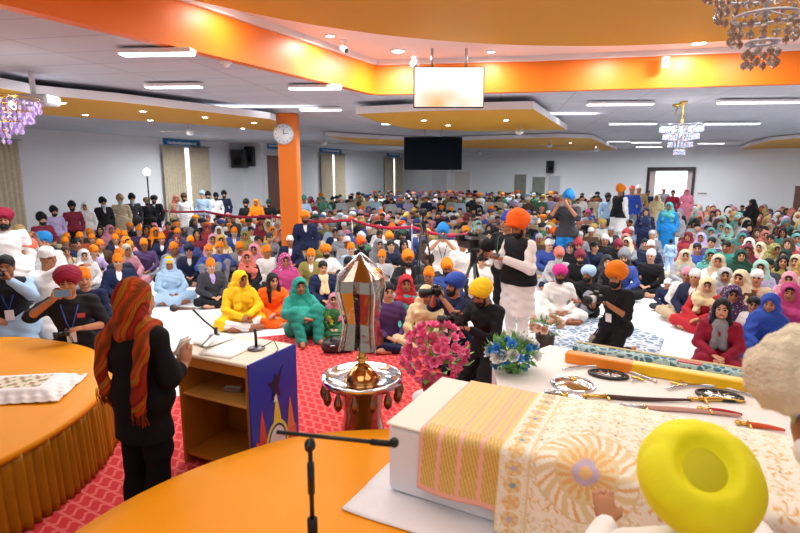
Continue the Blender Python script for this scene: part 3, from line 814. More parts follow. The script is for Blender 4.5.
# area lamps without fixtures, added over the hall to brighten the crowd
for (x, y, pw) in ((-6, 12, 90), (0, 13, 90), (6, 12, 90), (11, 12, 90), (-6, 19, 110), (-1, 20, 110), (6, 20, 110), (13, 19, 110), (0, 29, 120), (7, 28, 120), (13, 25, 80), (-5, 7.5, 50), (8, 8.0, 50)):
    area('hall_fill', (x, y, CZ - .3), 2.4, pw * 1.75, sy=.6, col=(.95, .97, 1))
# stage downlights
spots = [(330, 36, 60), (398, 51, 170), (491, 52, 60), (618, 44, 90), (699, 43, 110), (775, 34, 60), (236, 1, 35), (523, 48, 0)]
sring = MB().lathe([(.075, .012), (.075, 0), (.055, -.006), (.05, .006)], n=20).mesh('spot_ring', M['gloss_white']); slamp = MB().lathe([(.0, .002), (.052, .002), (.05, -.004), (0, -.008)], n=16).mesh('spot_lamp', M['spot'])
sw = ['beside the ceiling camera', 'brightest one above the lit screen', 'right of the lit hanging screen', 'left of the white wall box', 'star-bright one left of the crystal chandelier', 'behind the crystal chandelier', 'over the left end of the orange beam', '']
for i, (u, v, pw) in enumerate(spots):
    if not pw: continue
    p = at(u, v, HZ + .07)
    t = thing('downlight', 'round recessed ceiling spotlight, ' + sw[i], 'light', p, (0, 0, 0), 'round stage downlights')
    if pw > 100: t.scale = (1.7, 1.7, 1.7)
    link('spot_ring', sring, t); link('spot_lamp', slamp, t)
    area('downlight_lamp', p + Vector((0, 0, -.05)), .22, pw * .40, col=(1, .97, .93))
for k, (u, v) in enumerate([(62, 102.5), (85, 114.5), (143, 111), (150, 120), (205, 117), (243, 128), (254, 122.5), (424, 120), (448, 125), (506, 120), (570, 143), (596, 147)]):
    p = at(u, v, CZ - .22 if v < 130 and u < 560 else CZ - .16) + Vector((0, 0, -.006))
    t = thing('downlight', 'small round spotlight in the ochre ceiling panel', 'light', p, (0, 0, 0), 'small downlights in ochre panels')
    link('spot_ring', sring, t); link('spot_lamp', slamp, t)
for (x, y, z, s, pw) in ((-.8, 1.2, HZ - .2, 2.6, 56), (2.6, 2.6, HZ - .2, 2.6, 54), (0, 5.2, HZ - .2, 2.6, 62)):
    area('stage_fill', (x, y, z), s, pw, col=(1, .985, .96))  # broad fill lamps added under the raised ceiling, no fittings there
w = bpy.data.worlds.new('world'); bpy.context.scene.world = w; w.use_nodes = True
w.node_tree.nodes['Background'].inputs[0].default_value = (.93, .96, 1, 1); w.node_tree.nodes['Background'].inputs[1].default_value = .55
# upward spill that a white room gives: glowing cove strips on top of the drop panels
for (u, v, wd) in ((252, 109, 2.6), (560, 116, 1.6), (735, 150, 2.5), (612, 143, 2)):
    p = at(u, v, CZ - .05); area('cove_light', p, wd, 12, rot=(PI, 0, 0), sy=.3)

# ---------------------------------------------------------------- camera
cd = bpy.data.cameras.new('camera'); cam = bpy.data.objects.new('camera', cd); COL.objects.link(cam)
cam.location = (0, 0, CAM_H); cam.rotation_euler = (PI / 2 - TH, 0, 0); cd.sensor_width = 36; cd.lens = F_PX / 800 * 36; cd.clip_start = .05
cd.dof.use_dof = True; cd.dof.focus_distance = 7.0; cd.dof.aperture_fstop = 2.8
sc = bpy.context.scene; sc.camera = cam
sc.view_settings.view_transform = 'Standard'; sc.view_settings.look = 'None'; sc.view_settings.gamma = 1; sc.view_settings.use_curve_mapping = False
sc.view_settings.exposure = 0.0
sc.cycles.max_bounces = 8; sc.cycles.diffuse_bounces = 4; sc.cycles.use_denoising = True

# ---------------------------------------------------------------- wall and ceiling fittings
def curtain(u0, u1, v0, v1, p, q, label, gap=True, dark=False):
    a = on_line(p, q, u0); b = on_line(p, q, u1); d = (b - a); L = d.length; d.normalize(); n = Vector((d.y, -d.x, 0))
    ym = (a.y + b.y) / 2; z1 = atD(u0, v0, ym).z; z0 = max(.05, atD(u0, v1, ym).z)
    t = thing('curtain', label, 'curtain', (a + b) / 2, group='beige curtains along the hall walls')
    base = (a + b) / 2
    halves = ((0, .46), (.54, 1)) if gap else ((0, 1),)
    for (s0, s1) in halves:
        P = []
        for i in range(49):
            s = s0 + (s1 - s0) * i / 48; row = []
            for j in range(7):
                f = j / 6; w = .07 * math.sin(i * 1.15) * (.55 + .45 * f) + .14
                row.append(a + d * (s * L) + n * w + Vector((0, 0, z1 + (.05 - z1) * f)) - base)
            P.append(row)
        sheet('drape', P, M['curtain'], .012, t)
    MB().tube([a + n * .14 - d * .1 + Vector((0, 0, z1 + .03)) - base, b + n * .14 + d * .1 + Vector((0, 0, z1 + .03)) - base], .02).obj('curtain_rail', M['brushed'], t)
    if gap:
        g = MB(); board(g, a + d * L * .40 - base, a + d * L * .60 - base, .9, z1 - .05, .0, .05); g.obj('window_pane', M['bright_pane'], t)
curtain(-30, 19, 140, 225, (-13.4, 10.86), A, 'beige floor-length curtain at the left edge of the hall', False)
curtain(161, 208, 147, 206, A, B, 'beige curtain pair below the blue sign nearest the wall speakers')
curtain(319, 343, 154, 200, B2, Cc, 'beige curtain pair right of the orange pillar')
curtain(383, 401, 158, 195, B2, Cc, 'slim beige curtain pair left of the black screen')
def sign(u0, u1, v0, v1, p, q, label, m='sign_blue', lines=1):
    a = on_line(p, q, u0); b = on_line(p, q, u1); ym = (a.y + b.y) / 2; c = (a + b) / 2
    z0, z1 = atD(u0, v1, ym).z, atD(u0, v0, ym).z
    t = thing('sign', label, 'sign', (c.x, c.y, z0)); mb = MB(); o = Vector((c.x, c.y, z0))
    a2, b2 = a - o, b - o; a2.z = b2.z = 0
    board(mb, a2, b2, 0, z1 - z0, .0, .05); mb.obj('sign_board', M[m], t)
    # the photograph shows a band of small pale lettering that cannot be read
    tb = MB(); r = random.Random(int(u0)); s = .1
    while s < .88:
        w = r.uniform(.02, .05); hh = (z1 - z0) * r.uniform(.26, .34)
        board(tb, a2.lerp(b2, s), a2.lerp(b2, s + w), (z1 - z0) * .36, (z1 - z0) * .36 + hh, .05, .056); s += w + .015
    tb.obj('lettering', M['sign_white'] if m == 'sign_blue' else M['dark'], t)
M['dark'] = mat('dark_grey_paint', '55585f', .6)
sign(165, 201, 139.5, 147.5, A, B, 'blue sign with pale lettering above the curtains near the wall speakers')
sign(268, 279, 143, 149, B2, Cc, 'small blue sign above the brown door by the pillar')
sign(320, 341, 148, 154, B2, Cc, 'blue sign with pale lettering right of the orange pillar')
sign(387, 399, 152, 157, B2, Cc, 'little blue sign left of the black hanging screen')
sign(699, 710, 191, 196, d1, Dd, 'small grey notice on back wall right of the doorway', 'gloss_white')
# brown doors
def wdoor(name, u0, u1, v0, p, q, m):
    a = on_line(p, q, u0); b = on_line(p, q, u1); z1 = atD(u0, v0, (a.y + b.y) / 2).z
    mb = MB(); board(mb, a, b, 0, z1, 0, .05); d = (b - a).normalized()
    board(mb, a - d * .08, a, 0, z1 + .08, 0, .08, 1); board(mb, b, b + d * .08, 0, z1 + .08, 0, .08, 1); board(mb, a - d * .08, b + d * .08, z1, z1 + .08, 0, .08, 1)
    mb.obj(name, [m, M['gloss_white']], kind='structure')
wdoor('door_3', 266, 280, 155.5, B2, Cc, M['brown_wood']); wdoor('door_4', 797, 830, 186, d1, Dd, M['brown_wood'])
M['window_dark'] = mat('window_glass', '8b8f86', .2, noise=.3, nscale=3)
wdoor('door_5', 515, 527, 174.5, Cc, d0, M['window_dark']); wdoor('window_2', 533, 546, 177, Cc, d0, M['window_dark']); wdoor('window_3', 549, 561, 176, Cc, d0, mat('pale_panel', 'c4cad2', .6))
wdoor('window_4', 432, 447, 171, Cc, d0, mat('pale_board', 'dfe3ea', .6)); wdoor('window_5', 455, 470, 172, Cc, d0, mat('cream_board', 'e2ddd6', .6))
# loudspeakers
def speaker(loc, size, rz, label, group=None, bracket=True):
    t = thing('loudspeaker', label, 'loudspeaker', loc, (0, 0, rz), group); w, d, h = size
    MB().box((0, 0, 0), (w, d, h), 0, None, .02).obj('speaker_body', M['black_plastic'], t)
    g = MB().box((0, -d / 2 - .008, 0), (w * .88, .016, h * .9), 0, None, .005); g.obj('grille', mat('speaker_grille', '24262b', .7, bump=.5, bscale=120), t)
    c = MB().lathe([(0, 0), (w * .3, .0), (w * .33, .012), (w * .36, 0)], (0, -d / 2 - .018, -h * .14), 0, 20, Matrix.Rotation(PI / 2, 3, 'X')); c.obj('cone', M['rubber'], t)
    if bracket: MB().box((0, d / 2 + .09, -h * .1), (.08, .2, .06)).tube([(0, d / 2 + .18, -h * .3), (0, d / 2 + .18, h * .2)], .02).obj('bracket', M['black_plastic'], t)
q = on_line(A, B, 237); speaker(Vector((q.x + .25, q.y - .35, atD(237, 159, q.y).z)), (.6, .5, .78), -.1, 'wide black loudspeaker fixed on the white left wall', 'wall loudspeakers')
q = on_line(A, B, 249); speaker(Vector((q.x + .25, q.y - .5, atD(249, 157, q.y).z)), (.42, .5, .86), -.1, 'taller black loudspeaker at the corner by the brown door', 'wall loudspeakers')
q = on_back(548); speaker(Vector((q.x, q.y - .35, atD(548, 167, q.y).z)), (.36, .32, .7), .1, 'small black loudspeaker high on the back wall')
# clock on the pillar
t = thing('wall_clock', 'round white clock on the orange pillar', 'clock', (pb.x - .06, pb.y - .215, atD(285.5, 134, pb.y - .28).z), (PI / 2, 0, 0))
MB().lathe([(0, 0), (.2, 0), (.225, .01), (.225, .045), (.205, .05)], n=40).obj('clock_case', mat('clock_rim', 'c4c8cc', .3), t)
MB().lathe([(0, .05), (.204, .05), (.204, .056), (0, .056)], n=40).obj('clock_face', M['sign_white'], t)
hd = MB().box((0, .05, .06), (.012, .11, .006)).box((.06, .01, .064), (.13, .01, .006))
for k in range(12): a = k * PI / 6; hd.box((.17 * math.sin(a), .17 * math.cos(a), .06), (.012, .026, .006), 0, Matrix.Rotation(-a, 3, 'Z'))
hd.obj('clock_hands', M['black_plastic'], t)
# screens
def screen(u0, u1, v0, v1, D, m, label, rz=0, rim=.03, hang=CZ):
    c = atD((u0 + u1) / 2, (v0 + v1) / 2, D); w = (u1 - u0) / F_PX * D; h = atD(u0, v0, D).z - atD(u0, v1, D).z; w *= 1.0
    t = thing('hanging_screen', label, 'screen', c, (0, 0, rz))
    MB().box((0, .03, 0), (w, .06, h), 0, None, .01).obj('screen_body', M['black_plastic'], t)
    MB().box((0, -.004, 0), (w - rim, .01, h - rim)).obj('display', m, t)
    MB().tube([(-.25, .05, h / 2), (-.25, .05, hang - c.z)], .02).tube([(.25, .05, h / 2), (.25, .05, hang - c.z)], .02).box((0, .05, h / 2 - .05), (.8, .04, .05)).obj('hanger', M['brushed'], t)
def lit_mat():
    m, nt, b = newmat('lit_display')
    tc = N(nt, 'ShaderNodeTexCoord'); no = N(nt, 'ShaderNodeTexNoise', i_Scale=1.6, i_Detail=1.0); nt.links.new(tc.outputs['Object'], no.inputs['Vector'])
    mx = N(nt, 'ShaderNodeValToRGB'); mx.color_ramp.elements[0].position = .45; mx.color_ramp.elements[0].color = (1, .95, .92, 1); mx.color_ramp.elements[1].position = .72; mx.color_ramp.elements[1].color = (1, .42, .12, 1)
    nt.links.new(no.outputs['Fac'], mx.inputs['Fac']); nt.links.new(mx.outputs['Color'], b.inputs['Emission Color']); b.inputs['Emission Strength'].default_value = 1.35; b.inputs['Base Color'].default_value = (.02, .02, .02, 1)
    return m
screen(415, 483, 66.5, 108, 8.2, lit_mat(), 'brightly lit hanging screen below the orange beam', hang=HZ + .05)
screen(404.5, 461.5, 137, 170, 16.5, mat('dark_display', '161a22', .9, spec=.05), 'large dark switched-off screen hanging in mid hall')
# cctv cameras, projector, wall box
t = thing('ceiling_camera', 'white security camera on the raised ceiling beside the bright spotlight', 'camera', at(343, 40, HZ + .08)); MB().lathe([(.05, 0), (.05, -.02), (.02, -.04), (.02, -.09)], n=16).obj('mount', M['gloss_white'], t); MB().tube([(-.02, .03, -.09), (.05, -.1, -.16)], .04).obj('camera_body', M['gloss_white'], t); MB().tube([(.05, -.1, -.16), (.055, -.11, -.165)], .028).obj('lens', M['black_plastic'], t)
t = thing('ceiling_camera', 'white camera hanging just left of the lit screen', 'camera', at(415, 57, HZ)); MB().lathe([(.05, 0), (.05, -.02), (.02, -.04), (.02, -.06)], n=16).obj('mount', M['gloss_white'], t); MB().ell((0, 0, -.1), (.07, .07, .06)).obj('camera_body', M['gloss_white'], t)
t = thing('ceiling_camera', 'tiny white dome camera under the left orange beam', 'camera', at(226, 61.5, CZ - .005)); MB().lathe([(.07, 0), (.07, -.02), (0, -.02)], n=16).obj('mount', M['gloss_white'], t); MB().ell((0, 0, -.02), (.05, .05, .05)).obj('camera_body', M['gloss_white'], t)
t = thing('projector', 'white projector hanging from the ceiling above the purple chandelier', 'projector', at(31, 72, CZ)); MB().tube([(0, 0, 0), (0, 0, -.3)], .035).obj('ceiling_pole', M['gloss_white'], t); MB().box((0, 0, -.36), (.52, .34, .13), 0, None, .03).obj('projector_body', mat('projector_shell', 'b4b4ba', .4), t); MB().tube([(-.12, -.15, -.36), (-.12, -.2, -.36)], .05, n=18).obj('lens', M['steel'], t)
pw_ = atD(666, 62, 8.38); t = thing('wall_box', 'small white control box on the orange beam', 'wall box', (pw_.x, pw_.y, pw_.z)); MB().box((0, .02, 0), (.11, .06, .16), 0, None, .012).obj('box_body', M['gloss_white'], t); MB().box((0, -.012, .02), (.06, .006, .05)).obj('button_panel', M['dark'], t)
# ceiling fans
def fan(u, v, s, label):
    p = at(u, v, CZ); t = thing('ceiling_fan', label, 'fan', p, (0, 0, u * .13), 'white ceiling fans'); t.scale = (s,) * 3
    MB().tube([(0, 0, 0), (0, 0, -.3)], .018).obj('down_rod', M['brushed'], t); MB().lathe([(0, -.28), (.08, -.3), (.1, -.36), (.06, -.42), (0, -.42)], n=18).obj('motor', M['gloss_white'], t)
    for k in range(3):
        a = k * 2 * PI / 3; R = Matrix.Rotation(a, 3, 'Z') @ Matrix.Rotation(.12, 3, 'X')
        MB().box(R @ Vector((.36, 0, 0)) + Vector((0, 0, -.36)), (.56, .12, .01), 0, R, .004).obj('blade', mat_fan, t)
mat_fan = mat('fan_blade', 'a9a7a2', .5)
for i, (u, v) in enumerate([(189, 117), (520, 116), (324, 132), (550, 135), (597, 141), (743, 151), (786, 147), (480, 146)]):
    fan(u, v, 1, 'ceiling fan with three blades, ' + ['under the left ochre panel', 'under the middle ochre panel', 'by the top of the pillar', 'at the tip of the rear ochre panel', 'right end of the rear ochre panel', 'left end of the right ochre panel', 'at the right edge over the women', 'behind the black screen'][i])
# chandeliers
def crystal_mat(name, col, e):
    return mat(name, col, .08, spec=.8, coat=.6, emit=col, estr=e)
def chandelier(p, r, h, label, mats, drop_, ntier=4, big=False, rod=.3, fmt='brass'):
    t = thing('chandelier', label, 'chandelier', p)
    MB().lathe([(0, 0), (.07, 0), (.07, -.03), (.015, -.05), (.015, -rod)], n=20).obj('rod', M['brass'], t)
    fm = MB()
    for k in range(ntier):
        f = k / (ntier - 1) if ntier > 1 else 0; rr = r * (1 - .75 * f ** 1.3) if not big else r * (1 - .8 * f); z = -rod - h * f
        fm.tube([(rr * math.cos(a * PI / 12), rr * math.sin(a * PI / 12), z) for a in range(24)], .008, closed=True, n=6)
        fm.tube([(0, 0, z + .03), (rr, 0, z)], .005, n=5); fm.tube([(0, 0, z + .03), (-rr, 0, z)], .005, n=5); fm.tube([(0, 0, z + .03), (0, rr, z)], .005, n=5); fm.tube([(0, 0, z + .03), (0, -rr, z)], .005, n=5)
    fm.tube([(0, 0, -rod), (0, 0, -rod - h)], .012)
    fm.obj('frame', M[fmt], t)
    for k in range(ntier):
        f = k / (ntier - 1) if ntier > 1 else 0; rr = r * (1 - .75 * f ** 1.3) if not big else r * (1 - .8 * f); z = -rod - h * f; n = max(8, int(2 * PI * rr / .055)); dm = MB()
        for i in range(n):
            a = 2 * PI * i / n + k * .2
            for j in range(2):
                c = (rr * math.cos(a), rr * math.sin(a), z - .03 - drop_ * (.25 + .5 * j)); s = .019
                dm.lathe([(0, drop_ * .26), (s, drop_ * .08), (s * .8, -drop_ * .1), (0, -drop_ * .24)], c, (i + j + k) % len(mats), 5, smooth=False)
        dm.obj('crystal_tier', mats, t)
    bm_ = MB().ell((0, 0, 0), (.025, .025, .035)).mesh('bulb', M['spot'] if not big else mat('warm_bulb', 'ffffff', .5, emit='ffd9c0', estr=2))
    for k in range(6): a = k * PI / 3; link('bulb', bm_, t, (r * .45 * math.cos(a), r * .45 * math.sin(a), -rod - h * .2))
cm = at(686, 104, CZ)
t = thing('ceiling_hook', 'brass ceiling hook fitting with a thin stay above the crystal chandelier', 'hook', cm + Vector((-.15, 0, 0))); MB().lathe([(0, 0), (.1, 0), (.09, -.04), (.03, -.06), (0, -.07)], n=18).obj('hook_plate', M['brass'], t); MB().tube([(0, 0, -.05), (-.04, 0, -.18), (0, 0, -.2)], .012).obj('hook_arm', M['brass'], t)
cp_ = Vector((atD(680, 145, 10.2).x, 10.2, CZ))
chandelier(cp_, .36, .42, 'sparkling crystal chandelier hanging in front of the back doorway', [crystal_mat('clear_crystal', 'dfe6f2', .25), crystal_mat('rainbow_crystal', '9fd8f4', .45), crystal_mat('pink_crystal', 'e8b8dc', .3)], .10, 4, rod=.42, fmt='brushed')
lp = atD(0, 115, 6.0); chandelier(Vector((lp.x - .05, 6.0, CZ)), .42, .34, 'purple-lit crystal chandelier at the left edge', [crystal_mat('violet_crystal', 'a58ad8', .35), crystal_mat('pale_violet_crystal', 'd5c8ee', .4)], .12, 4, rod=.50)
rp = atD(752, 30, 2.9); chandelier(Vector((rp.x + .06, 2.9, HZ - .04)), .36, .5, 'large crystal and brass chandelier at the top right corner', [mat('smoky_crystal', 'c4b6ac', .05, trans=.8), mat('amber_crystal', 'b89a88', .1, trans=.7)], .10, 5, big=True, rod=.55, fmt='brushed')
# stand light and barrier
lpz = atD(147, 174, 15.0); t = thing('stand_light', 'bright lamp on a thin black stand by the left wall', 'lamp', (lpz.x, 15.0, 0))
st = MB().tube([(0, 0, .5), (0, 0, lpz.z)], .02).tube([(0, 0, .6), (.4, 0, .02)], .015).tube([(0, 0, .6), (-.2, .35, .02)], .015).tube([(0, 0, .6), (-.2, -.35, .02)], .015); st.obj('stand', M['black_plastic'], t)
MB().ell((0, 0, lpz.z + .06), (.10, .08, .10)).obj('lamp_head', M['lamp'], t)
posts = [(132, 206), (205, 211.5), (272, 216), (352, 220), (412, 227), (472, 234)]
PP = []
for u, v in posts: p = at(u, v, 1.12); PP.append(p)
t = thing('rope_barrier', 'red ribbon barrier strung across the crowd on thin posts', 'barrier', (0, 0, 0)); rp_ = MB()
for a, b in zip(PP, PP[1:]):
    pts = [a.lerp(b, i / 12) + Vector((0, 0, -.10 * math.sin(PI * i / 12))) for i in range(13)]
    P = [[(p.x, p.y, p.z + .04), (p.x, p.y - .01 * math.sin(i), p.z - .04)] for i, p in enumerate(pts)]
    sheet('ribbon', P, M['red_rope'], .01, t)
for p in PP: MB().tube([(p.x, p.y, .02), (p.x, p.y, 1.19)], .018).lathe([(0, 0), (.16, 0), (.15, .02), (.03, .04), (0, .04)], (p.x, p.y, 0), 0, 18).obj('post', M['brushed'], t)
# ---------------------------------------------------------------- stage furniture
M['satin'] = mat('orange_satin', 'f09a04', .5, spec=.25, noise=.04, nscale=3, bump=.08, bscale=5)
M['skirt'] = mat('gold_satin_skirt', 'a87008', .5, spec=.3, noise=.15, nscale=10)
M['oak'] = mat('lectern_wood', 'b0701c', .45, noise=.22, nscale=5, bump=.1)
M['beige_top'] = mat('lectern_cover', 'ece2cc', .6)
M['paper'] = mat('paper', 'f7f6f4', .8)
def table(c, r, h, label, seed):
    t = thing('round_dais', label, 'table', (c[0], c[1], 0))
    MB().lathe([(r - .06, 0), (r - .05, h - .05)], n=64).obj('base', M['oak'], t)
    na, nr = 180, 14; r_ = random.Random(seed); P = []
    for i in range(na):
        a = 2 * PI * i / na; row = []
        for j in range(nr):
            q = r * (1 - (j / (nr - 1))) + .03
            row.append((q * math.cos(a), q * math.sin(a), h + .006 * math.sin(5 * a + q * 3) * (q / r) + .004 * math.sin(7 * q * math.cos(a))))
        row.insert(0, ((r + .045) * math.cos(a), (r + .045) * math.sin(a), h - .05)); row.insert(1, ((r + .042) * math.cos(a), (r + .042) * math.sin(a), h - .012))
        row.append((0, 0, h + .0)); P.append(row)
    sheet('tabletop_cloth', P, M['satin'], .006, t, close_u=True)
    n = 1500; P = []
    for i in range(n):
        a = 2 * PI * i / n; row = []
        for j in range(8):
            f = j / 7; w = (.008 + .012 * f) * math.sin(a * 170 + 1.3 * math.sin(a * 9)) + .02 * f + .009 * math.sin(a * 61)
            q = r + .03 + w; row.append((q * math.cos(a), q * math.sin(a), (h - .03) * (1 - f) + .015 * f))
        P.append(row)
    sheet('pleated_skirt', P, M['skirt'], .005, t, close_u=True)
    return t
table((-4.35, 3.8), 1.86, .6, 'round orange satin covered dais with white frilled cloth on it, left edge', 3)
table((-.10, 2.0), 1.70, .5, 'large orange satin covered dais under the white draped box', 5)
# frilled cloth on the left dais, embroidered middle
def frilled():
    c = at(28, 388, .63); P = []; cols = []
    for i in range(61):
        row = []; cr = []
        for j in range(41):
            u = i / 60 * 2 - 1; v = j / 40 * 2 - 1; ed = max(abs(u), abs(v))
            z = .075 * (1 - max(0, (ed - .62) / .38) ** 1.0) if ed > .62 else .075
            z += (.014 * math.sin(26 * (u + .3 * v)) + .01 * math.sin(31 * v + 3)) * max(0, ed - .6) * 2.5
            row.append((u * .40, v * .28, max(.004, z)))
            n = math.sin(u * 19) * math.sin(v * 13 + 1) + .5 * math.sin(u * 41 + v * 17)
            if ed < .5: cr.append(hexc('e9dfc8') if n < .25 else (hexc('8f9a68') if n < .7 else hexc('b98a70')))
            else: cr.append(hexc('f3f3f3'))
        P.append(row); cols.append(cr)
    o = sheet('frilled_cloth', P, attr_mat('frilled_white', .8), .006, None, np.array(cols), loc=(c.x - .05, c.y, .608), rot=(0, 0, .15), label='white frilled cloth with floral middle lying on left dais', cat='cloth')
frilled()
# ---- lectern
LC = Vector((-1.14, 3.79, 0)); LA = -.45; LR = Matrix.Rotation(LA, 3, 'Z')
t = thing('lectern', 'wooden lectern with open shelves, pale top and blue pictured side panel', 'lectern', LC, (0, 0, LA))
W_, D_, H_ = .74, .52, 1.0     # extends to local -x and +y from the near right corner
MB().box((-W_ + .015, D_ / 2, .48), (.03, D_, .96), 0, None, .004).obj('side_panel', M['oak'], t)
MB().box((-.015, D_ / 2, .48), (.03, D_, .96), 0, None, .004).obj('side_panel', M['oak'], t)
MB().box((-W_ / 2, D_ - .012, .49), (W_ - .06, .024, .94), 0, None, .003).obj('front_panel', M['oak'], t)
MB().box((-W_ / 2, D_ / 2 - .01, .63), (W_ - .06, D_ - .05, .025), 0, None, .004).obj('shelf', mat('lectern_shelf', 'd09a4a', .45, noise=.15), t)
MB().box((-W_ / 2, D_ / 2 - .01, .10), (W_ - .06, D_ - .05, .025), 0, None, .004).obj('shelf', M['oak'], t)
MB().box((-W_ / 2, .012, .92), (W_ - .06, .022, .085), 0, None, .003).obj('fascia', M['oak'], t)
MB().box((-W_ / 2, D_ / 2, .98), (W_ + .04, D_ + .04, .03), 0, None, .008).obj('top', M['beige_top'], t)
bp = MB().box((.02, D_ / 2 + .01, .50), (.018, D_ + .06, .99), 0, None, .003).obj('picture_panel', mat('panel_blue', '2436a6', .35), t)
def flat(pts, mname, col, lift):
    """flat shape printed on the lectern panel: pts in (along, up)"""
    n = len(pts); V = [(.0295 + lift, y, z) for y, z in pts] + [(.0315 + lift, y, z) for y, z in pts]
    mb = MB(); mb.add(V, [tuple(range(n - 1, -1, -1)), tuple(range(n, 2 * n))] + [(i, (i + 1) % n, n + (i + 1) % n, n + i) for i in range(n)])
    return mb.obj(mname, mat('print_' + mname, col, .4), bp)
def spike(y, z0, z1, w): return [(y - w, z0), (y + w, z0), (y + w * .55, z0 + (z1 - z0) * .5), (y, z1), (y - w * .5, z0 + (z1 - z0) * .55)]
flat([(.02, .03), (.52, .03), (.52, .30), (.44, .36), (.36, .30), (.24, .40), (.12, .30), (.02, .36)], 'orange_hills', 'e8541c', 0)
flat(spike(.10, .3, .60, .05), 'red_flame', 'd8442a', .001); flat(spike(.45, .3, .58, .05), 'orange_flame', 'f08030', .001); flat(spike(.28, .36, .66, .06), 'yellow_flame', 'f2d13a', .001)
flat([(.27 + .14 * math.cos(a * PI / 12), .24 + .20 * math.sin(a * PI / 12)) for a in range(24)], 'yellow_oval', 'e9e24a', .002)
flat([(.27 + .115 * math.cos(a * PI / 12), .24 + .17 * math.sin(a * PI / 12)) for a in range(24)], 'dark_oval', '26305e', .003)
flat([(.27 + .10 * math.cos(a * PI / 12), .24 + .15 * math.sin(a * PI / 12)) for a in range(24)], 'white_oval', 'e8e8ec', .004)
flat([(.18, .78), (.24, .70), (.22, .62), (.27, .66), (.33, .62), (.31, .72), (.38, .88), (.30, .80), (.27, .84), (.25, .78)], 'dark_bird', '141838', .001)
flat([(.245, .60), (.255, .64), (.275, .66), (.285, .60)], 'white_head', 'f0f0f0', .003)
def lec(x, y, z): return LC + LR @ Vector((x, y, z))
def paper(name, c, sz, rz, label, z=.0, m='paper', tilt=(0, 0), group=None):
    P = [[((i / 8 - .5) * sz[0], (j / 6 - .5) * sz[1], .003 * math.sin(i * .8) + z + .0) for j in range(7)] for i in range(9)]
    return sheet(name, P, M[m], .002, None, loc=c, rot=(tilt[0], tilt[1], rz), label=label, cat='paper', group=group)
paper('paper_sheet', lec(-.36, .22, 1.002), (.30, .42), LA + .1, 'loose white sheet of paper lying flat on the lectern top')
paper('paper_sheet', lec(-.62, .30, 1.012), (.22, .30), LA - .1, 'white notes on the lectern just in front of the speaker')
t = thing('folder', 'thin dark-edged open folder standing askew on the lectern by the raised hand', 'folder', lec(-.56, .16, 1.03), (0, .25, LA + .5)); MB().box((0, 0, .02), (.03, .30, .012), 0, None, .003).obj('cover', M['dark'], t); MB().box((.02, 0, .03), (.03, .29, .004)).obj('page', M['paper'], t)
t = thing('microphone', 'small black gooseneck microphone with round base on lectern top', 'microphone', lec(-.17, .30, .997))
MB().lathe([(0, 0), (.07, 0), (.07, .012), (.03, .022), (0, .022)], n=28).obj('base', mat('mic_base', '77797f', .3, metal=.8), t); MB().tube([(0, 0, .02), (0, 0, .10), (-.005, 0, .17)], .012).obj('stem', M['black_plastic'], t)
MB().tube([(.03, 0, .01), (.10, -.03, .05), (.15, -.02, .08), (.19, -.06, .02), (.18, -.12, .006)], .004).obj('cable', M['rubber'], t)
mh = atD(174, 308, 4.15); ms = lec(-.70, .40, 1.0)
t = thing('boom_microphone', 'grey microphone on a slim black boom pointing at the speaker', 'microphone', ms)
rel = mh - ms
MB().lathe([(0, 0), (.06, 0), (.06, .01), (.015, .02), (.015, .08)], n=24).obj('clamp', M['black_plastic'], t)
MB().tube([(0, 0, .06), rel * .5 + Vector((.07, 0, .02)), rel + Vector((.13, .024, -.008))], .008).obj('boom', M['black_plastic'], t)
MB().tube([rel + Vector((.16, .03, -.01)), rel + Vector((.02, 0, 0))], [.012, .018]).obj('handle', mat('mic_silver', 'a7a9ad', .4, metal=.7), t); MB().ell(tuple(rel), (.035, .032, .032)).obj('mic_head', mat('mic_mesh', '6d7076', .5, metal=.6), t)
t = thing('remote_unit', 'silver hand-held device on the lectern shelf', 'device', lec(-.34, .2, .643), (0, 0, LA + .3)); MB().box((0, 0, .018), (.17, .07, .035), 0, None, .01).obj('case', M['brushed'], t)
kb = MB()
for i in range(5): kb.box((-.06 + i * .028, 0, .038), (.018, .04, .006), 0, None, .002)
kb.obj('keypad', M['gloss_white'], t)

# ---- draped box in front of the reader
BO = Vector((-.075, 2.93, .5)); e1 = Vector((.88, -.475, 0)).normalized(); e2 = Vector((.475, .88, 0)).normalized(); BA = math.atan2(e1.y, e1.x)
BL, BW, BH = 2.35, .80, .43
sh = []
for i in range(40):
    row = []
    for j in range(24):
        s = -.15 + (BL + .03) * i / 39; q = -.27 + .83 * j / 23
        row.append((s, q, .012 + .006 * math.sin(9 * s + 5 * q) * (1 if q < 0 else 0)))
    sh.append(row)
sheet('white_sheet', sh, M['white_cloth'], .006, None, loc=(BO.x, BO.y, .5), rot=(0, 0, BA), label='white sheet spread on orange dais under the draped box', cat='cloth')
t = thing('covered_stand', 'long white cloth-covered box standing on the orange dais', 'stand', BO + Vector((0, 0, .016)), (0, 0, BA))
def rbox(P0, sz, r, nz=10, wob=.008):
    pass
bx = MB().box((BL / 2, BW / 2, BH / 2), (BL, BW, BH), 0, None, .025); bx.obj('box_cover', mat('cool_white_cloth', 'e4e8f2', .85, bump=.3, bscale=6), t)
MB().box((BL / 2, BW / 2, BH + .004), (BL + .015, BW + .015, .014), 0, None, .006).obj('top_cover', mat('cream_cloth', 'f1e9dc', .85, bump=.15, bscale=8), t)
HB = BH + .016
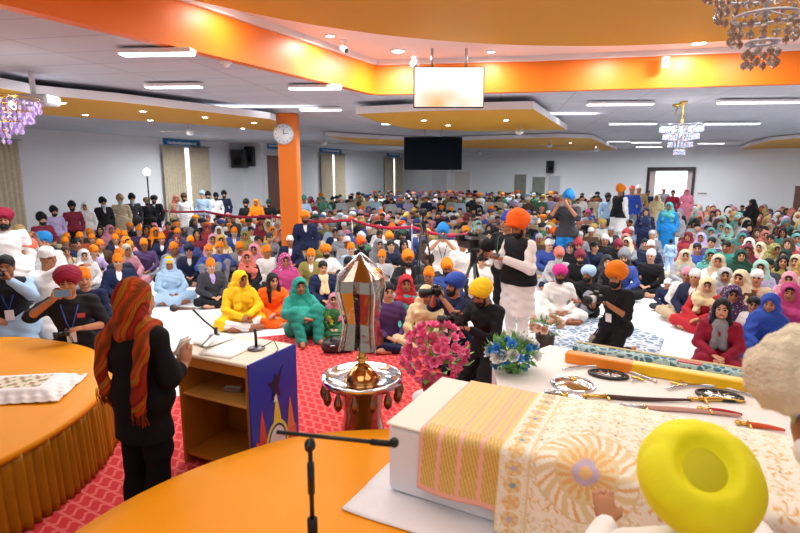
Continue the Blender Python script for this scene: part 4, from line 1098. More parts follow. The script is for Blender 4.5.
def drapeP(s0, s1, ns, t_total, bulge=False, lift=.014, over=.02, flare=.10, amp=.006, back=.0):
    """cloth lying over the box: runs from the rear edge over the top and down the front"""
    nt_ = 90; P = []
    for i in range(ns):
        s = s0 + (s1 - s0) * i / (ns - 1); row = []
        bz = 0
        if bulge:
            f = min(1, max(0, (s - .78) / .35)); bz = .085 * f * f * (3 - 2 * f)
        top = BW - back
        for j in range(nt_):
            d = t_total * j / (nt_ - 1)
            if d < top - .05:
                y = BW - back - d; z = HB + lift + bz * math.sin(PI * min(1, max(0, (d) / top)) ** .7)
            else:
                q = d - (top - .05); a = min(q / .05, PI / 2 * .9)
                if q < .0785: y = .05 - .05 * math.sin(q / .05) - over; z = HB + lift - .05 * (1 - math.cos(q / .05))
                else:
                    y = -over - flare * (q - .0785); z = HB + lift - .05 - (q - .0785) * .98
                y += amp * 1.8 * math.sin(s * 26 + 2 * math.sin(s * 7)) * min(1, q / .12)
            z += amp * .5 * math.sin(s * 14 + y * 9)
            row.append((s, y, z))
        P.append(row)
    return P
def cloth_cols(P, s0, s1, T, fn):
    ns, nt_ = len(P), len(P[0]); out = np.zeros((ns, nt_, 3))
    for i in range(ns):
        for j in range(nt_): out[i, j] = fn((i / (ns - 1)) * (s1 - s0), j / (nt_ - 1) * T)
    return out
G1, G2, PK = np.array(hexc('e0c278')), np.array(hexc('cda653')), np.array(hexc('efb4a6')); CR = np.array(hexc('f6f0e2'))
def gold_fn(s, d):
    w = .48; e = min(s, w - s)
    if e < .014 or d > 1.10: return PK
    if d < .72:                        # top: even stripes of pale gold
        return G1 * 1.12 if int(s / .012) % 3 else PK * .98
    k = s % .12
    if k < .022: return PK
    return G2 if int(d / .008 + s / .01) % 2 else G1
P = drapeP(.22, .70, 61, 1.13, lift=.012, amp=.005, flare=.12); sheet('gold_scarf', P, attr_mat('gold_woven', .5), .004, None, cloth_cols(P, .22, .70, 1.13, gold_fn), loc=t.location, rot=(0, 0, BA), label='gold and pink striped cloth draped over the left end of white box', cat='cloth')
OR_, GD, LV, BLU, GRY = [np.array(hexc(c)) for c in ('e8bc7c', 'e6d4a8', 'c4b2c8', '8fa6b8', 'a8a59c')]
def hsh(a, b): return (math.sin(a * 127.1 + b * 311.7) * 43758.5453) % 1
def rum_fn(s, d):
    # s along the box from the cloth's left edge, d from the rear edge over the top
    base = CR.copy()
    cx_, cy_ = .43, .80; dx, dy = s - cx_, d - cy_; r = math.hypot(dx, dy) * 1.2; a = math.atan2(dy, dx)
    if s < .012: return np.array(hexc('efd9a8'))
    if s < .15:      # floral border
        k = (d * 11) % 1; row = int(d * 11); x = (s - .08) / .055; y = (k - .5) * 1.7; q = math.hypot(x, y)
        if q < .28: return (LV, BLU, OR_)[row % 3]
        if q < .8: return GD if math.cos(5 * math.atan2(y, x)) > -.2 else OR_
        return base * .97 if hsh(int(s * 160), int(d * 160)) > .2 else GD
    if abs(s - .16) < .006: return GD
    if r < .035: return OR_
    if r < .075: return LV
    if r < .165: return OR_ * .98 if math.cos(18 * a) * .5 + .5 > (r - .075) / .11 * .8 else GD * 1.05
    if r < .185: return GD
    if r < .29:
        q = math.cos(12 * a + 26 * (r - .19))
        return GD if q > .45 else (OR_ if q < -.85 else base)
    if r < .30: return GD * .95
    # scattered sprays
    gx, gy = s * 8.5, d * 8.5; ix, iy = int(gx), int(gy); fx, fy = gx - ix - .5, gy - iy - .5; q = math.hypot(fx, fy)
    ang = math.atan2(fy, fx) + hsh(ix, iy) * 6
    if q < .07: return (GRY, BLU, OR_, GD)[int(hsh(ix + 3, iy) * 4)]
    if q < .42 and math.cos(5 * ang + 9 * q) > .45: return GD if hsh(ix, iy + 5) > .35 else OR_
    if s > .92 and s < 1.06 and int(d * 60) % 2 == 0 and abs(s - .99) > .02: return GD
    if hsh(int(s * 120), int(d * 120)) > .93: return GD
    return base
P = drapeP(.69, 2.3, 240, 1.22, bulge=True, lift=.02, amp=.007, flare=.16)
P = [[P[i][j] for j in range(90)] for i in range(240)]
PP_ = np.array(P); Pf = np.zeros((240, 178, 3))
for i in range(240):
    for k in range(3): Pf[i, :, k] = np.interp(np.linspace(0, 89, 178), np.arange(90), PP_[i, :, k])
sheet('embroidered_cloth', Pf, attr_mat('embroidered', .75), .006, None, cloth_cols(Pf, .69, 2.3, 1.22, rum_fn), loc=t.location, rot=(0, 0, BA), label='cream cloth embroidered with gold rosettes draped over the white box', cat='cloth')

# ---- white table of weapons behind it
TZ = .75
def tb(s, d): p = BO + e1 * s + e2 * d; return (p.x, p.y)
tp = [tb(.42, BW + .13), tb(3.6, BW + .13), tb(3.6, 2.15), (1.46, 4.98), (.80, 4.40)]
t = thing('weapons_table', 'low table covered in white cloth behind the draped box', 'table', (0, 0, 0))
MB().prism(tp, .02, TZ - .02).obj('skirt_cloth', M['white_cloth'], t)
MB().prism([(x, y) for x, y in tp], TZ - .02, TZ).obj('tabletop_cloth', mat('cream_white_cloth', 'eceae6', .85, bump=.35, bscale=7), t)
def lie(u, v, z=TZ): return at(u, v, z)
def long_box(u0, v0, u1, v1, w, h, z, m, label, name, caps=None):
    a, b = lie(u0, v0, z + h / 2), lie(u1, v1, z + h / 2); d = (b - a); L = d.length; t = thing(name, label, 'case' if 'case' in name else 'staff', (a.x, a.y, z + .002), (0, 0, math.atan2(d.y, d.x)))
    return t, L
t, L = long_box(566, 356, 765, 389, .09, .09, TZ, None, 'long orange and yellow painted case on the far edge of weapons table', 'long_case')
MB().box((L * .19, 0, .045), (L * .38, .11, .09), 0, None, .01).obj('orange_end', mat('case_orange', 'f58a1c', .4), t); MB().box((L * .66, 0, .045), (L * .60, .108, .088), 0, None, .01).obj('yellow_body', mat('case_yellow', 'f8c412', .4), t); MB().box((L * .98, 0, .045), (.05, .114, .092), 0, None, .01).obj('end_cap', mat('case_amber', 'e8a030', .4), t)
def teal_mat():
    m = rug_mat(); m.name = 'teal_pattern'
    for n in m.node_tree.nodes:
        if n.type == 'MIX': n.inputs['A'].default_value = (*hexc('3f6f80'), 1); n.inputs['B'].default_value = (*hexc('a9c8cc'), 1)
        if n.type == 'TEX_VORONOI': n.inputs['Scale'].default_value = 16
    return m
t, L = long_box(574, 347, 742, 375, .1, .06, TZ, None, 'long flat case with teal pattern behind the yellow case', 'patterned_case')
MB().box((L * .5, 0, .03), (L, .12, .06), 0, None, .008).obj('case_body', teal_mat(), t); MB().box((L * .72, .0, .064), (L * .14, .06, .01)).obj('red_label', mat('red_patch', 'c8402e', .5), t); MB().box((L * .5, .065, .035), (L, .02, .07), 0, None, .004).obj('yellow_edge', mat('edge_cream', 'e0c98a', .5), t)
def shield(u, v, r, label, seed):
    c = lie(u, v); t = thing('round_shield', label, 'shield', (c.x, c.y, TZ + .002))
    MB().lathe([(0, .045), (r * .4, .040), (r * .8, .02), (r, .004), (r, 0)], n=40).obj('shield_bowl', M['steel'], t)
    MB().lathe([(r * .97, .0), (r * 1.02, .006), (r * .97, .014), (r * .93, .008)], n=40).obj('rim', M['brushed'], t)
    MB().ell((0, 0, .048), (.03, .03, .015)).obj('boss', M['brass'], t)
shield(564, 401, .19, 'polished steel shield lying nearest the embroidered cloth', 1)
shield(573, 385, .17, 'polished steel shield lying behind the nearest shield', 2)
def quoit(u, v, label, arc=True):
    c = lie(u, v); t = thing('steel_quoit', label, 'weapon', (c.x, c.y, TZ + .003), (0, 0, -.4))
    ring = MB()
    for r, q in ((.15, .012), (.115, .008)): ring.tube([(r * math.cos(a * PI / 20), r * .62 * math.sin(a * PI / 20), .012) for a in range(40)], q, closed=True, n=8)
    ring.obj('ring', M['black_plastic'], t)
    k = MB()
    for i in range(8): a = i * PI / 4; k.box((.075 * math.cos(a), .05 * math.sin(a), .012), (.05, .016, .014), 0, Matrix.Rotation(a, 3, 'Z'), .003)
    k.lathe([(0, .02), (.03, .014), (.03, 0)], n=16).obj('spokes', M['steel'], t)
    if arc: MB().tube([(-.36 + .72 * i / 16, -.02 + .20 * math.sin(PI * i / 16), .014) for i in range(17)], .011).obj('curved_blade', M['steel'], t)
quoit(608, 376, 'black spoked steel ring with curved blade left on weapons table'); quoit(719, 397, 'black spoked steel ring with curved blade nearer the yellow turban')
def sword(u0, v0, u1, v1, label, hilt, sheath, curve=.05, w=.022):
    a, b = lie(u0, v0), lie(u1, v1); d = b - a; L = d.length; t = thing('sword', label, 'sword', (a.x, a.y, TZ + .018), (0, 0, math.atan2(d.y, d.x)))
    hl = min(.16, L * .25)
    MB().tube([(0, 0, 0), (hl, 0, 0)], [w * .6, w * .7]).ell((0, 0, 0), (w, w, w * .8)).obj('hilt', hilt, t); MB().box((hl, 0, 0), (.02, .11, .02), 0, None, .006).obj('crossguard', M['brass'], t)
    n = 16; pts = [(hl + (L - hl) * i / n, curve * math.sin(PI * i / n), 0) for i in range(n + 1)]
    MB().tube(pts, [w * .85 * (1 - .5 * (i / n) ** 2) for i in range(n + 1)], n=8).obj('scabbard', sheath, t)
gold = M['brass']; dk = mat('dark_leather', '4a2c26', .5); rd = mat('red_velvet', 'b4202a', .7); orv = mat('orange_velvet', 'd8542a', .7); pk_ = mat('rose_cloth', 'c99a8c', .8)
sword(585, 398, 690, 402, 'gold-hilted sword in dark brown scabbard across the weapons table', gold, dk, -.02)
sword(690, 401, 745, 404, 'short gold sword right of the brown scabbard', gold, gold, .02)
sword(622, 408, 740, 418, 'sword in dull rose scabbard next to embroidered cloth', M['brushed'], pk_, .02)
sword(700, 411, 742, 417, 'small dagger in red velvet sheath by the yellow turban', gold, rd, .01)
sword(738, 425, 785, 433, 'dagger in orange velvet sheath by the waving whisk', gold, orv, .01)
for i, (u, v, u1, v1) in enumerate([(632, 383, 654, 373), (672, 388, 690, 380), (760, 405, 788, 418)]):
    sword(u, v, u1, v1, 'thin bare steel dagger ' + ['between the two spoked rings', 'just behind the brown scabbard', 'at the right end of weapons table'][i], M['brushed'], M['steel'], .01, .012)

# ---- steel offering stand
SX, SY = -.315, 4.20
M['mirror'] = mat('mirror_steel', 'b4a696', .14, metal=1.0, noise=.15, nscale=4, bump=.25, bscale=9)
t = thing('offering_stand', 'tall polished metal stand with wide tray and faceted lantern top', 'stand', (SX, SY, .014))
MB().lathe([(.26, 0), (.26, .02), (.18, .05), (.15, .09), (.19, .20), (.155, .42), (.19, .62), (.22, .68), (.10, .70)], n=40).obj('pedestal', M['mirror'], t)
MB().lathe([(.0, .68), (.33, .685), (.335, .72), (.335, .735), (.31, .738), (.295, .715), (.18, .705), (0, .705)], n=48, rfun=lambda r, z, a: r * (1 + .012 * math.sin(19 * a) + .008 * math.sin(31 * a + z * 60))).obj('tray', M['steel'], t)
MB().lathe([(0, .83), (.06, .82), (.11, .76), (.15, .715), (.15, .705)], n=32).obj('inner_dome', mat('amber_metal', 'c89058', .15, metal=1.0), t)
for k in range(14):
    a = 2 * PI * k / 14 + .1; R = .315
    MB().lathe([(0, 0), (.012, -.01), (.036, -.09), (.03, -.13), (0, -.165)], (R * math.cos(a), R * math.sin(a), .69), 0, 12).obj('pendant', mat_pen if k else globals().setdefault('mat_pen', mat('pendant_reflection', '8a6648', .25, metal=.9)), t)  # brown reflections put into the pendants' metal colour
MB().tube([(0, 0, .78), (0, 0, 1.0)], [.035, .03], n=14).lathe([(.03, .86), (.055, .88), (.03, .90)], n=18).obj('stem', M['brass'], t)
def sq(r, z, a):
    c = math.cos(2 * (a - .6)); return r * (1 + .22 * math.cos(4 * (a - .5)))
MB().lathe([(0, 1.74), (.04, 1.70), (.165, 1.55), (.175, 1.46), (.155, 1.34), (.13, 1.20), (.15, 1.06), (.165, .99), (.05, .96), (0, .96)], n=16, rfun=sq, smooth=False).obj('lantern', M['mirror'], t)
fm = MB()
for k in range(4):
    a = .5 + k * PI / 2; pts = [(r * 1.27 * math.cos(a + tw), r * 1.27 * math.sin(a + tw), z) for r, z, tw in ((.0, 1.76, 0), (.15, 1.60, 0), (.176, 1.46, 0.05), (.13, 1.2, .15), (.165, .98, .1))]
    fm.tube(pts, .009, n=6)
fm.obj('lantern_frame', M['steel'], t)
MB().lathe([(.20, .0), (.34, .012), (.30, .05), (.2, .09), (.16, .1)], n=40, rfun=lambda r, z, a: r * (1 + .07 * math.sin(9 * a) + .05 * math.sin(17 * a + 1))).obj('foil_wrap', M['steel'], t)

# ---- bouquets
def blossom_mesh(name, n, r, cup, mats):
    mb = MB()
    for layer, (k, sc_, up) in enumerate(((n, 1, cup), (n - 1, .7, cup + .5))):
        for i in range(k):
            a = 2 * PI * i / k + layer * .4; R = Matrix.Rotation(a, 3, 'Z') @ Matrix.Rotation(-up, 3, 'Y')
            V = []; Fc = []
            for p in range(5):
                f = p / 4; w = r * sc_ * .42 * math.sin(PI * (.12 + .8 * f)); 
                for q in (-1, 0, 1): V.append(R @ Vector((f * r * sc_, q * w, r * .25 * (f * f) - abs(q) * r * .08 + (.0 if q else r * .0))))
            for p in range(4):
                for q in range(2): b = p * 3 + q; Fc.append((b, b + 3, b + 4, b + 1))
            mb.add(V, Fc, 0, True)
    mb.ell((0, 0, r * .15), (r * .16, r * .16, r * .16), 1, 8, 5)
    return mb.mesh(name, *mats)
leafm = mat('leaf_green', '6fae54', .5, noise=.3, nscale=12); M['leaf'] = leafm
def leaves(n, R, c, size, seed, parent, spread=1.0):
    r = random.Random(seed); mb = MB()
    for i in range(n):
        d = Vector((r.gauss(0, 1), r.gauss(0, 1), r.gauss(0, .8))).normalized(); p = Vector(c) + Vector((d.x * R[0], d.y * R[1], d.z * R[2])) * r.uniform(.6, 1.05)
        x = (d + Vector((r.uniform(-.5, .5), r.uniform(-.5, .5), r.uniform(-.3, .7)))).normalized(); y = x.cross(Vector((0, 0, 1))).normalized(); z = x.cross(y)
        L = size * r.uniform(.7, 1.3); w = L * .26
        V = [p, p + x * L * .4 + y * w + z * .006, p + x * L * .45, p + x * L * .4 - y * w + z * .006, p + x * L - z * L * .15]
        mb.add([tuple(v) for v in V], [(0, 2, 1), (0, 3, 2), (1, 2, 4), (2, 3, 4)], 0, True)
        if i % 6 == 0: mb.tube([c, tuple(p)], .004, n=5)
    o = mb.obj('foliage', leafm, parent); return o
def bouquet(c, label, R, blos, seed, potmat, potr, poth, nleaf, leafsize, stand=0.0):
    """c: base of the pot"""
    t = thing('bouquet', label, 'flowers', c); r = random.Random(seed)
    MB().lathe([(0, 0), (potr * .7, 0), (potr * .95, poth * .5), (potr, poth), (potr * .9, poth), (potr * .8, poth * .8), (0, poth * .75)], n=28).obj('vase', potmat, t)
    cc = (0, 0, poth + R[2] * .75)
    if nleaf: leaves(nleaf, (R[0] * .95, R[1] * .95, R[2] * .9), cc, leafsize, seed, t)
    for mesh, cnt, zlo in blos:
        for i in range(cnt):
            d = Vector((r.gauss(0, 1), r.gauss(0, 1), r.gauss(.25, .8))).normalized()
            if d.z < zlo: d.z = zlo + r.random() * .3; d.normalize()
            p = Vector(cc) + Vector((d.x * R[0], d.y * R[1], d.z * R[2])) * r.uniform(.78, 1.04)
            q = d.to_track_quat('Z', 'Y').to_euler(); link('blossom', mesh, t, p, q).scale = (r.uniform(.8, 1.25),) * 3
    return t
pinkm = mat('pink_petal', 'ff7aaa', .5, noise=.08, nscale=20); pinkc = mat('pink_heart', 'ff5f92', .5); whitem = mat('white_petal', 'f4f4f0', .5); yelc = mat('yellow_heart', 'e9d27a', .6); bluem = mat('blue_petal', '3f93dd', .5, noise=.2); peachm = mat('peach_petal', 'f2d2bc', .5)
bp_ = blossom_mesh('pink_blossom', 6, .055, .5, (pinkm, pinkc)); bw_ = blossom_mesh('white_blossom', 7, .062, .6, (whitem, yelc)); bb_ = blossom_mesh('blue_blossom', 6, .05, .5, (bluem, whitem)); bpe = blossom_mesh('peach_blossom', 6, .055, .6, (peachm, yelc))
pc = atD(435, 358, 4.45); bouquet((pc.x, pc.y, .45), 'big bouquet of bright pink flowers beside the metal offering stand', (.27, .22, .28), [(bp_, 96, -.5)], 11, mat('red_pot', 'a83248', .4), .12, .18, 60, .1)
MB().lathe([(0, 0), (.2, 0), (.2, .02), (.12, .05), (.12, .40), (.2, .43), (.2, .435), (0, .435)], n=28).obj('flower_plinth', M['gloss_white'], None, loc=(pc.x, pc.y, .014), label='small round white plinth under the pink bouquet', cat='plinth')
pc = atD(512, 358, 4.30); bouquet((pc.x, pc.y - .02, TZ + .002), 'bouquet of blue and white flowers with green leaves by the box', (.20, .17, .14), [(bw_, 22, .0), (bb_, 24, -.4)], 21, mat('grey_vase', '5b6066', .4), .07, .05, 230, .075)
pc = atD(545, 338, 5.4); bouquet((pc.x, pc.y, .50), 'small bouquet of pale peach roses in dark vase behind blue bouquet', (.16, .13, .10), [(bpe, 18, .0)], 31, mat('dark_vase', '37332e', .4), .10, .24, 40, .07)
MB().lathe([(0, 0), (.16, 0), (.15, .03), (.11, .05), (.11, .45), (.16, .475), (0, .475)], n=28).obj('flower_plinth', M['gloss_white'], None, loc=(pc.x, pc.y, .014), label='slim white plinth under the peach roses', cat='plinth')
pc = at(321, 338, 0); bouquet((pc.x, pc.y, .016), 'low pot of yellow flowers on the red carpet beside the teal dress', (.17, .14, .15), [(blossom_mesh('yellow_blossom', 6, .05, .5, (mat('yellow_petal', 'f0d860', .5), yelc)), 16, -.2)], 41, mat('brown_pot', '6a4a38', .6), .10, .14, 160, .09)
# black bag on the carpet
c = at(338, 353, 0); t = thing('handbag', 'black leather bag lying on the red carpet edge', 'bag', (c.x, c.y, .016), (0, 0, .2))
S = Field((-.26, -.16, -.02), (.26, .16, .3), .01).ell((0, 0, .11), (.20, .10, .10), k=.02); S.cap((-.14, 0, .08), (.14, 0, .08), .08, k=.05).cut((0, 0, -1), 0); folds(S, .006, 30); link('bag_body', to_mesh('bag', S, [mat('black_leather', '2a2c32', .35, bump=.2)]), t)
for q in (-.05, .05): MB().tube([(-.1, q, .16), (-.08, q * 1.3, .25), (.08, q * 1.3, .25), (.1, q, .16)], .009).obj('strap', M['rubber'], t)
MB().box((0, -.095, .12), (.22, .01, .012), 0, None, .003).obj('zip', M['steel'], t)
# ---- microphone boom in the foreground
c = atD(310, 445, 1.85); t = thing('microphone_stand', 'black microphone stand with horizontal boom in front of orange dais', 'microphone stand', (c.x, c.y, .502)); zt = c.z - .502
MB().tube([(0, 0, .02), (0, 0, zt * .62)], .013).obj('lower_pole', M['black_plastic'], t); MB().tube([(0, 0, zt * .6), (0, 0, zt)], .009).tube([(0, 0, zt * .78), (0, 0, zt * .92)], .014).obj('upper_pole', M['black_plastic'], t)
MB().tube([(0, 0, zt * .58), (0, 0, zt * .66)], .02).obj('collar', M['rubber'], t)
for k in range(3): a = k * 2 * PI / 3 + .5; MB().tube([(0, 0, .14), (.26 * math.cos(a), .26 * math.sin(a), .012)], .009).obj('leg', M['black_plastic'], t)
b0 = atD(277, 432, 1.88) - t.location; b1 = atD(392, 444, 1.80) - t.location
MB().tube([b0, b1], .008).obj('boom', M['black_plastic'], t); MB().tube([b1 - (b1 - b0) * .18, b1], .012).obj('mic_clip', M['rubber'], t); MB().ell(tuple(b1 + Vector((.008, 0, .006))), (.018, .018, .02)).obj('knob', M['black_plastic'], t)
MB().ell((0, 0, zt), (.022, .022, .026)).tube([(0, -.03, zt), (0, .03, zt)], .014).obj('swivel', M['black_plastic'], t)
# ---------------------------------------------------------------- people with poses of their own
POSE['kneel'] = joints(P=(0, .05, .42), C=(0, .0, .74), Nk=(0, -.01, .94), H=(0, -.04, 1.09), SL=(.18, 0, .87), SR=(-.18, 0, .87), EL=(.26, -.05, .62), ER=(-.26, -.05, .62),
                       WL=(.12, -.26, .56), WR=(-.12, -.26, .56), HL=(.09, .04, .40), HR=(-.09, .04, .40), KL=(.14, -.22, .075), KR=(-.14, -.22, .075),
                       AL=(.13, .20, .06), AR=(-.13, .20, .06), FL=(0, .17, -.0), FR=(0, .17, -.0))
K = POSE['kneel']
def vary(base, **k):
    J = dict(POSE[base]); J.update({a: (A3(*b) if isinstance(b, tuple) else b) for a, b in k.items()}); return J
def face_to(dx, dy): return math.atan2(dx, -dy)
PLACED = []      # ground positions with a short description of the look
def spot(u, v, J, rz, scale, D=None):
    H = Vector(J['H']) * scale; R = Matrix.Rotation(rz, 3, 'Z'); off = R @ H
    p = atD(u, v, D) if D is not None else at(u, v, H.z)
    return Vector((p.x - off.x, p.y - off.y, max(0, p.z - H.z) if D is not None else 0))
def hero(u, v, pose, D, rz, headgear, top, cols, label, scale=1.0, h=.010, J=None, z0=None, **k):
    if J is not None: POSE[pose] = J
    if D is not None:      # scale so that feet stand on the floor and the head is where it was seen
        J_ = POSE[pose]
        for _ in range(3):
            p = atD(u, v, D); scale = p.z / J_['H'][2]
    loc = spot(u, v, POSE[pose], rz, scale, D); loc.z = .016 if z0 is None else z0
    PLACED.append((loc.x, loc.y, headgear[0][1] if headgear else '', cols.get('top'), u, v))
    o = person(pose, loc, rz, headgear, top, cols, label, h=h, scale=scale, **k)
    return o
def w_of(o, p):
    """a point of the posed body in the world"""
    return Vector(o.location) + Matrix.Rotation(o.rotation_euler.z, 3, 'Z') @ (Vector(p) * o.scale.x)
def phone(p, rz, label, tilt=.1, big=1.0, c='black_plastic'):
    t = thing('phone', label, 'phone', p, (tilt, 0, rz)); MB().box((0, 0, 0), (.15 * big, .012, .078 * big), 0, None, .005).obj('case', M[c], t); MB().box((0, -.0065, 0), (.135 * big, .003, .066 * big)).obj('screen', mat_ph, t)
    MB().lathe([(0, 0), (.008, 0), (.008, .003)], (.055 * big, .006, .02 * big), 0, 10, Matrix.Rotation(-PI / 2, 3, 'X')).obj('lens', M['steel'], t); return t
mat_ph = mat('phone_screen', '20242c', .15, emit='8fa4b8', estr=.3)
def photo_camera(p, rz, label, tilt=0, white=False, s=1.0):
    """lens points along local -Y"""
    t = thing('camera', label, 'camera', p, (tilt, 0, rz)); t.scale = (s,) * 3
    MB().box((0, 0, 0), (.14, .07, .095), 0, None, .015).box((0, -.005, .062), (.06, .055, .035), 0, None, .01).box((.055, -.03, 0), (.035, .05, .09), 0, None, .012).obj('camera_body', M['black_plastic'], t)
    L = MB(); L.tube([(0, -.03, 0), (0, -.06, 0), (0, -.061, 0), (0, -.17, 0)], [.036, .036, .042, .045], n=20); L.obj('lens', mat('white_lens', 'e6e4de', .4) if white else M['black_plastic'], t)
    MB().tube([(0, -.15, 0), (0, -.20, 0)], [.05, .054], n=20).obj('lens_hood', M['black_plastic'], t)
    MB().tube([(.07, .01, .03), (.10, .05, -.08), (.05, .09, -.20), (-.05, .09, -.20), (-.10, .05, -.08), (-.07, .01, .03)], .006).obj('strap', M['rubber'], t); return t
def lanyard(o, J, col='navy', badge=True):
    sd, up, fr = spine_side(J); a, b = J['Nk'], J['C']
    pts = [a + sd * .07 + fr * .02 + up * -.005, a + sd * .075 + fr * .10 - up * .06, b + sd * .035 + fr * .165, b + fr * .175 - up * .1, b - sd * .035 + fr * .165, a - sd * .075 + fr * .10 - up * .06, a - sd * .07 + fr * .02 - up * .005]
    MB().tube([tuple(p) for p in pts], .006).obj('lanyard', mat('lanyard_' + col, C_[col], .6), o)
    if badge:
        p = b + fr * .185 - up * .16; R = Matrix([list(r) for r in np.stack([sd, -fr, up], 1)]); MB().box(tuple(p), (.085, .006, .12), 0, R, .002).obj('name_badge', M['paper'], o)
# --- the speaker at the lectern, seen from behind
th = PI - .42
SP = joints(P=(0, 0, .90), C=(0, .0, 1.17), Nk=(0, -.01, 1.37), H=(0, -.05, 1.525), SL=(.175, 0, 1.30), SR=(-.175, -.01, 1.30), EL=(.25, -.03, 1.04), ER=(-.27, -.01, 1.04),
            WL=(.17, -.25, .98), WR=(-.20, -.21, 1.05), HL=(.09, 0, .88), HR=(-.09, 0, .88), KL=(.10, -.0, .48), KR=(-.10, -.02, .48), AL=(.10, .03, .08), AR=(-.10, .02, .08),
            FL=(.03, -.18, -.03), FR=(-.03, -.18, -.03), DL=(-.3, -1, .1), DR=(-.1, -.1, 1), NR=(.6, -.8, 0), NL=(0, 0, -1), curl=.45, pitch=.12, yaw=-.1)
POSE['speaker'] = SP
ploc = spot(139, 294, SP, th, 1.0, 3.52); ploc.z = .016
spk = link('person', make_body('speaker', SP, .009), None, ploc, (0, 0, th), hexc('c08a6c'), 'speaker seen from behind in rust headscarf and black suit, at the lectern', 'person')
PLACED.append((ploc.x, ploc.y, 'rust', 'black', 136, 294))
blk = mat('black_suit_cloth', '0b0b0e', .85, bump=.2, bscale=12, spec=.2)
lo, hi = bounds(SP, .3); S = Field(lo, hi, .011); torso(S, SP, .026); arms(S, SP, .024, fore=.5)
S.cap((0, .0, 1.2), (0, .0, .5), .185, .235, k=.06, sq=((0, 1, 0), 1.45)); S.disp(lambda X, Y, Z: (.005 * np.sin(18 * X + 3 * np.sin(5 * Z)) + .004 * np.sin(30 * Z + 14 * X)).astype(np.float32)); S.cut((0, 0, -1), -.58)
link('tunic', to_mesh('tunic', S, [blk]), spk)
S = Field(lo, hi, .012); legs(S, SP, .026, low=1.0); S.cap((.1, .03, .2), (.1, .02, .07), .08, .085, k=.03); S.cap((-.1, .02, .2), (-.1, .01, .07), .08, .085, k=.03)
S.disp(lambda X, Y, Z: (.004 * np.sin(25 * Z + 12 * X) + .003 * np.sin(40 * X)).astype(np.float32)); S.cut((0, 0, -1), -.03)
link('trousers', to_mesh('trousers', S, [blk]), spk)
S = Field(lo, hi, .012); 
for s in 'LR':
    a = SP['A' + s]; S.cap(a + A3(0, .02, -.035), a + SP['F' + s] + A3(0, 0, -.02), .042, .034, k=.02)
S.cut((0, 0, -1), 0.0); link('shoes', to_mesh('shoes', S, [M['rubber']]), spk)
def scarf_mat():
    m, nt, b = newmat('rust_plaid_scarf'); tc = N(nt, 'ShaderNodeTexCoord'); sx = N(nt, 'ShaderNodeSeparateXYZ')
    nz = N(nt, 'ShaderNodeTexNoise', i_Scale=2.2, i_Detail=2.0); nt.links.new(tc.outputs['Object'], nz.inputs['Vector'])
    ad = N(nt, 'ShaderNodeVectorMath', operation='MULTIPLY_ADD'); nt.links.new(nz.outputs['Color'], ad.inputs[0]); ad.inputs[1].default_value = (.35, .35, .35); nt.links.new(tc.outputs['Object'], ad.inputs[2])
    wv = N(nt, 'ShaderNodeTexWave', i_Scale=1.5, i_Distortion=1.2); wv.bands_direction = 'DIAGONAL'; nt.links.new(ad.outputs[0], wv.inputs['Vector'])
    cr = N(nt, 'ShaderNodeValToRGB'); e = cr.color_ramp.elements
    e[0].position = 0; e[0].color = (*hexc('7a3606'), 1); e[1].position = 1; e[1].color = (*hexc('9a2408'), 1)
    for p, c in ((.2, 'c0480c'), (.38, '9a2806'), (.55, 'b06a0c'), (.68, '80680e'), (.8, 'c8440c'), (.9, '6e160c')):
        q = cr.color_ramp.elements.new(p); q.color = (*hexc(c), 1)
    nt.links.new(wv.outputs['Fac'], cr.inputs['Fac'])
    w2 = N(nt, 'ShaderNodeTexWave', i_Scale=38.0, i_Distortion=.4); nt.links.new(ad.outputs[0], w2.inputs['Vector'])
    mx = N(nt, 'ShaderNodeMix', data_type='RGBA', blend_type='MULTIPLY'); mx.inputs['Factor'].default_value = .35; nt.links.new(cr.outputs['Color'], mx.inputs['A']); nt.links.new(w2.outputs['Color'], mx.inputs['B'])
    nt.links.new(mx.outputs['Result'], b.inputs['Base Color']); b.inputs['Roughness'].default_value = .8; b.inputs['Specular IOR Level'].default_value = .2
    bp = N(nt, 'ShaderNodeBump', i_Strength=.4, i_Distance=.01); nt.links.new(w2.outputs['Fac'], bp.inputs['Height']); nt.links.new(bp.outputs['Normal'], b.inputs['Normal']); return m
scm = scarf_mat()
S = Field((-.42, -.34, .72), (.42, .42, 1.78), .0095)
S.ell((0, .0, 1.575), (.104, .128, .130), k=.03); S.ell((0, .045, 1.50), (.09, .09, .10), k=.05)
S.cap((0, .03, 1.48), (0, .03, 1.36), .085, .115, k=.05); S.cap((-.12, .02, 1.365), (.12, .02, 1.365), .072, k=.06); S.cap((-.1, -.07, 1.36), (.1, -.07, 1.36), .05, k=.05)
for pts in (((.14, .02, 1.37), (.19, .11, 1.26), (.21, .13, 1.08), (.195, .12, .95)), ((-.13, .05, 1.38), (-.185, .12, 1.27), (-.175, .15, 1.08), (-.15, .15, .88))):
    for a, b, ra, rb in zip(pts, pts[1:], (.068, .070, .072), (.070, .072, .074)): S.cap(a, b, ra, rb, k=.04, sq=((.25, .97, 0), 2.1))
S.disp(lambda X, Y, Z: (.0075 * np.sin(52 * X + 5 * np.sin(7 * Z) + 12 * Y) * np.clip((1.5 - Z) * 4, .25, 1) + .004 * np.sin(44 * (Z + .6 * Y) + 22 * X)).astype(np.float32))
S.ell((0, -.145, 1.53), (.068, .10, .105), k=.01, sub=True); S.cap((0, -.05, 1.53), (0, 0, 1.53), .06, k=.01, sub=True)
sf = link('headscarf', to_mesh('headscarf', S, [scm]), spk)
sf['label'] = 'rust, orange and olive plaid scarf with fringed tails'
r_ = random.Random(5)
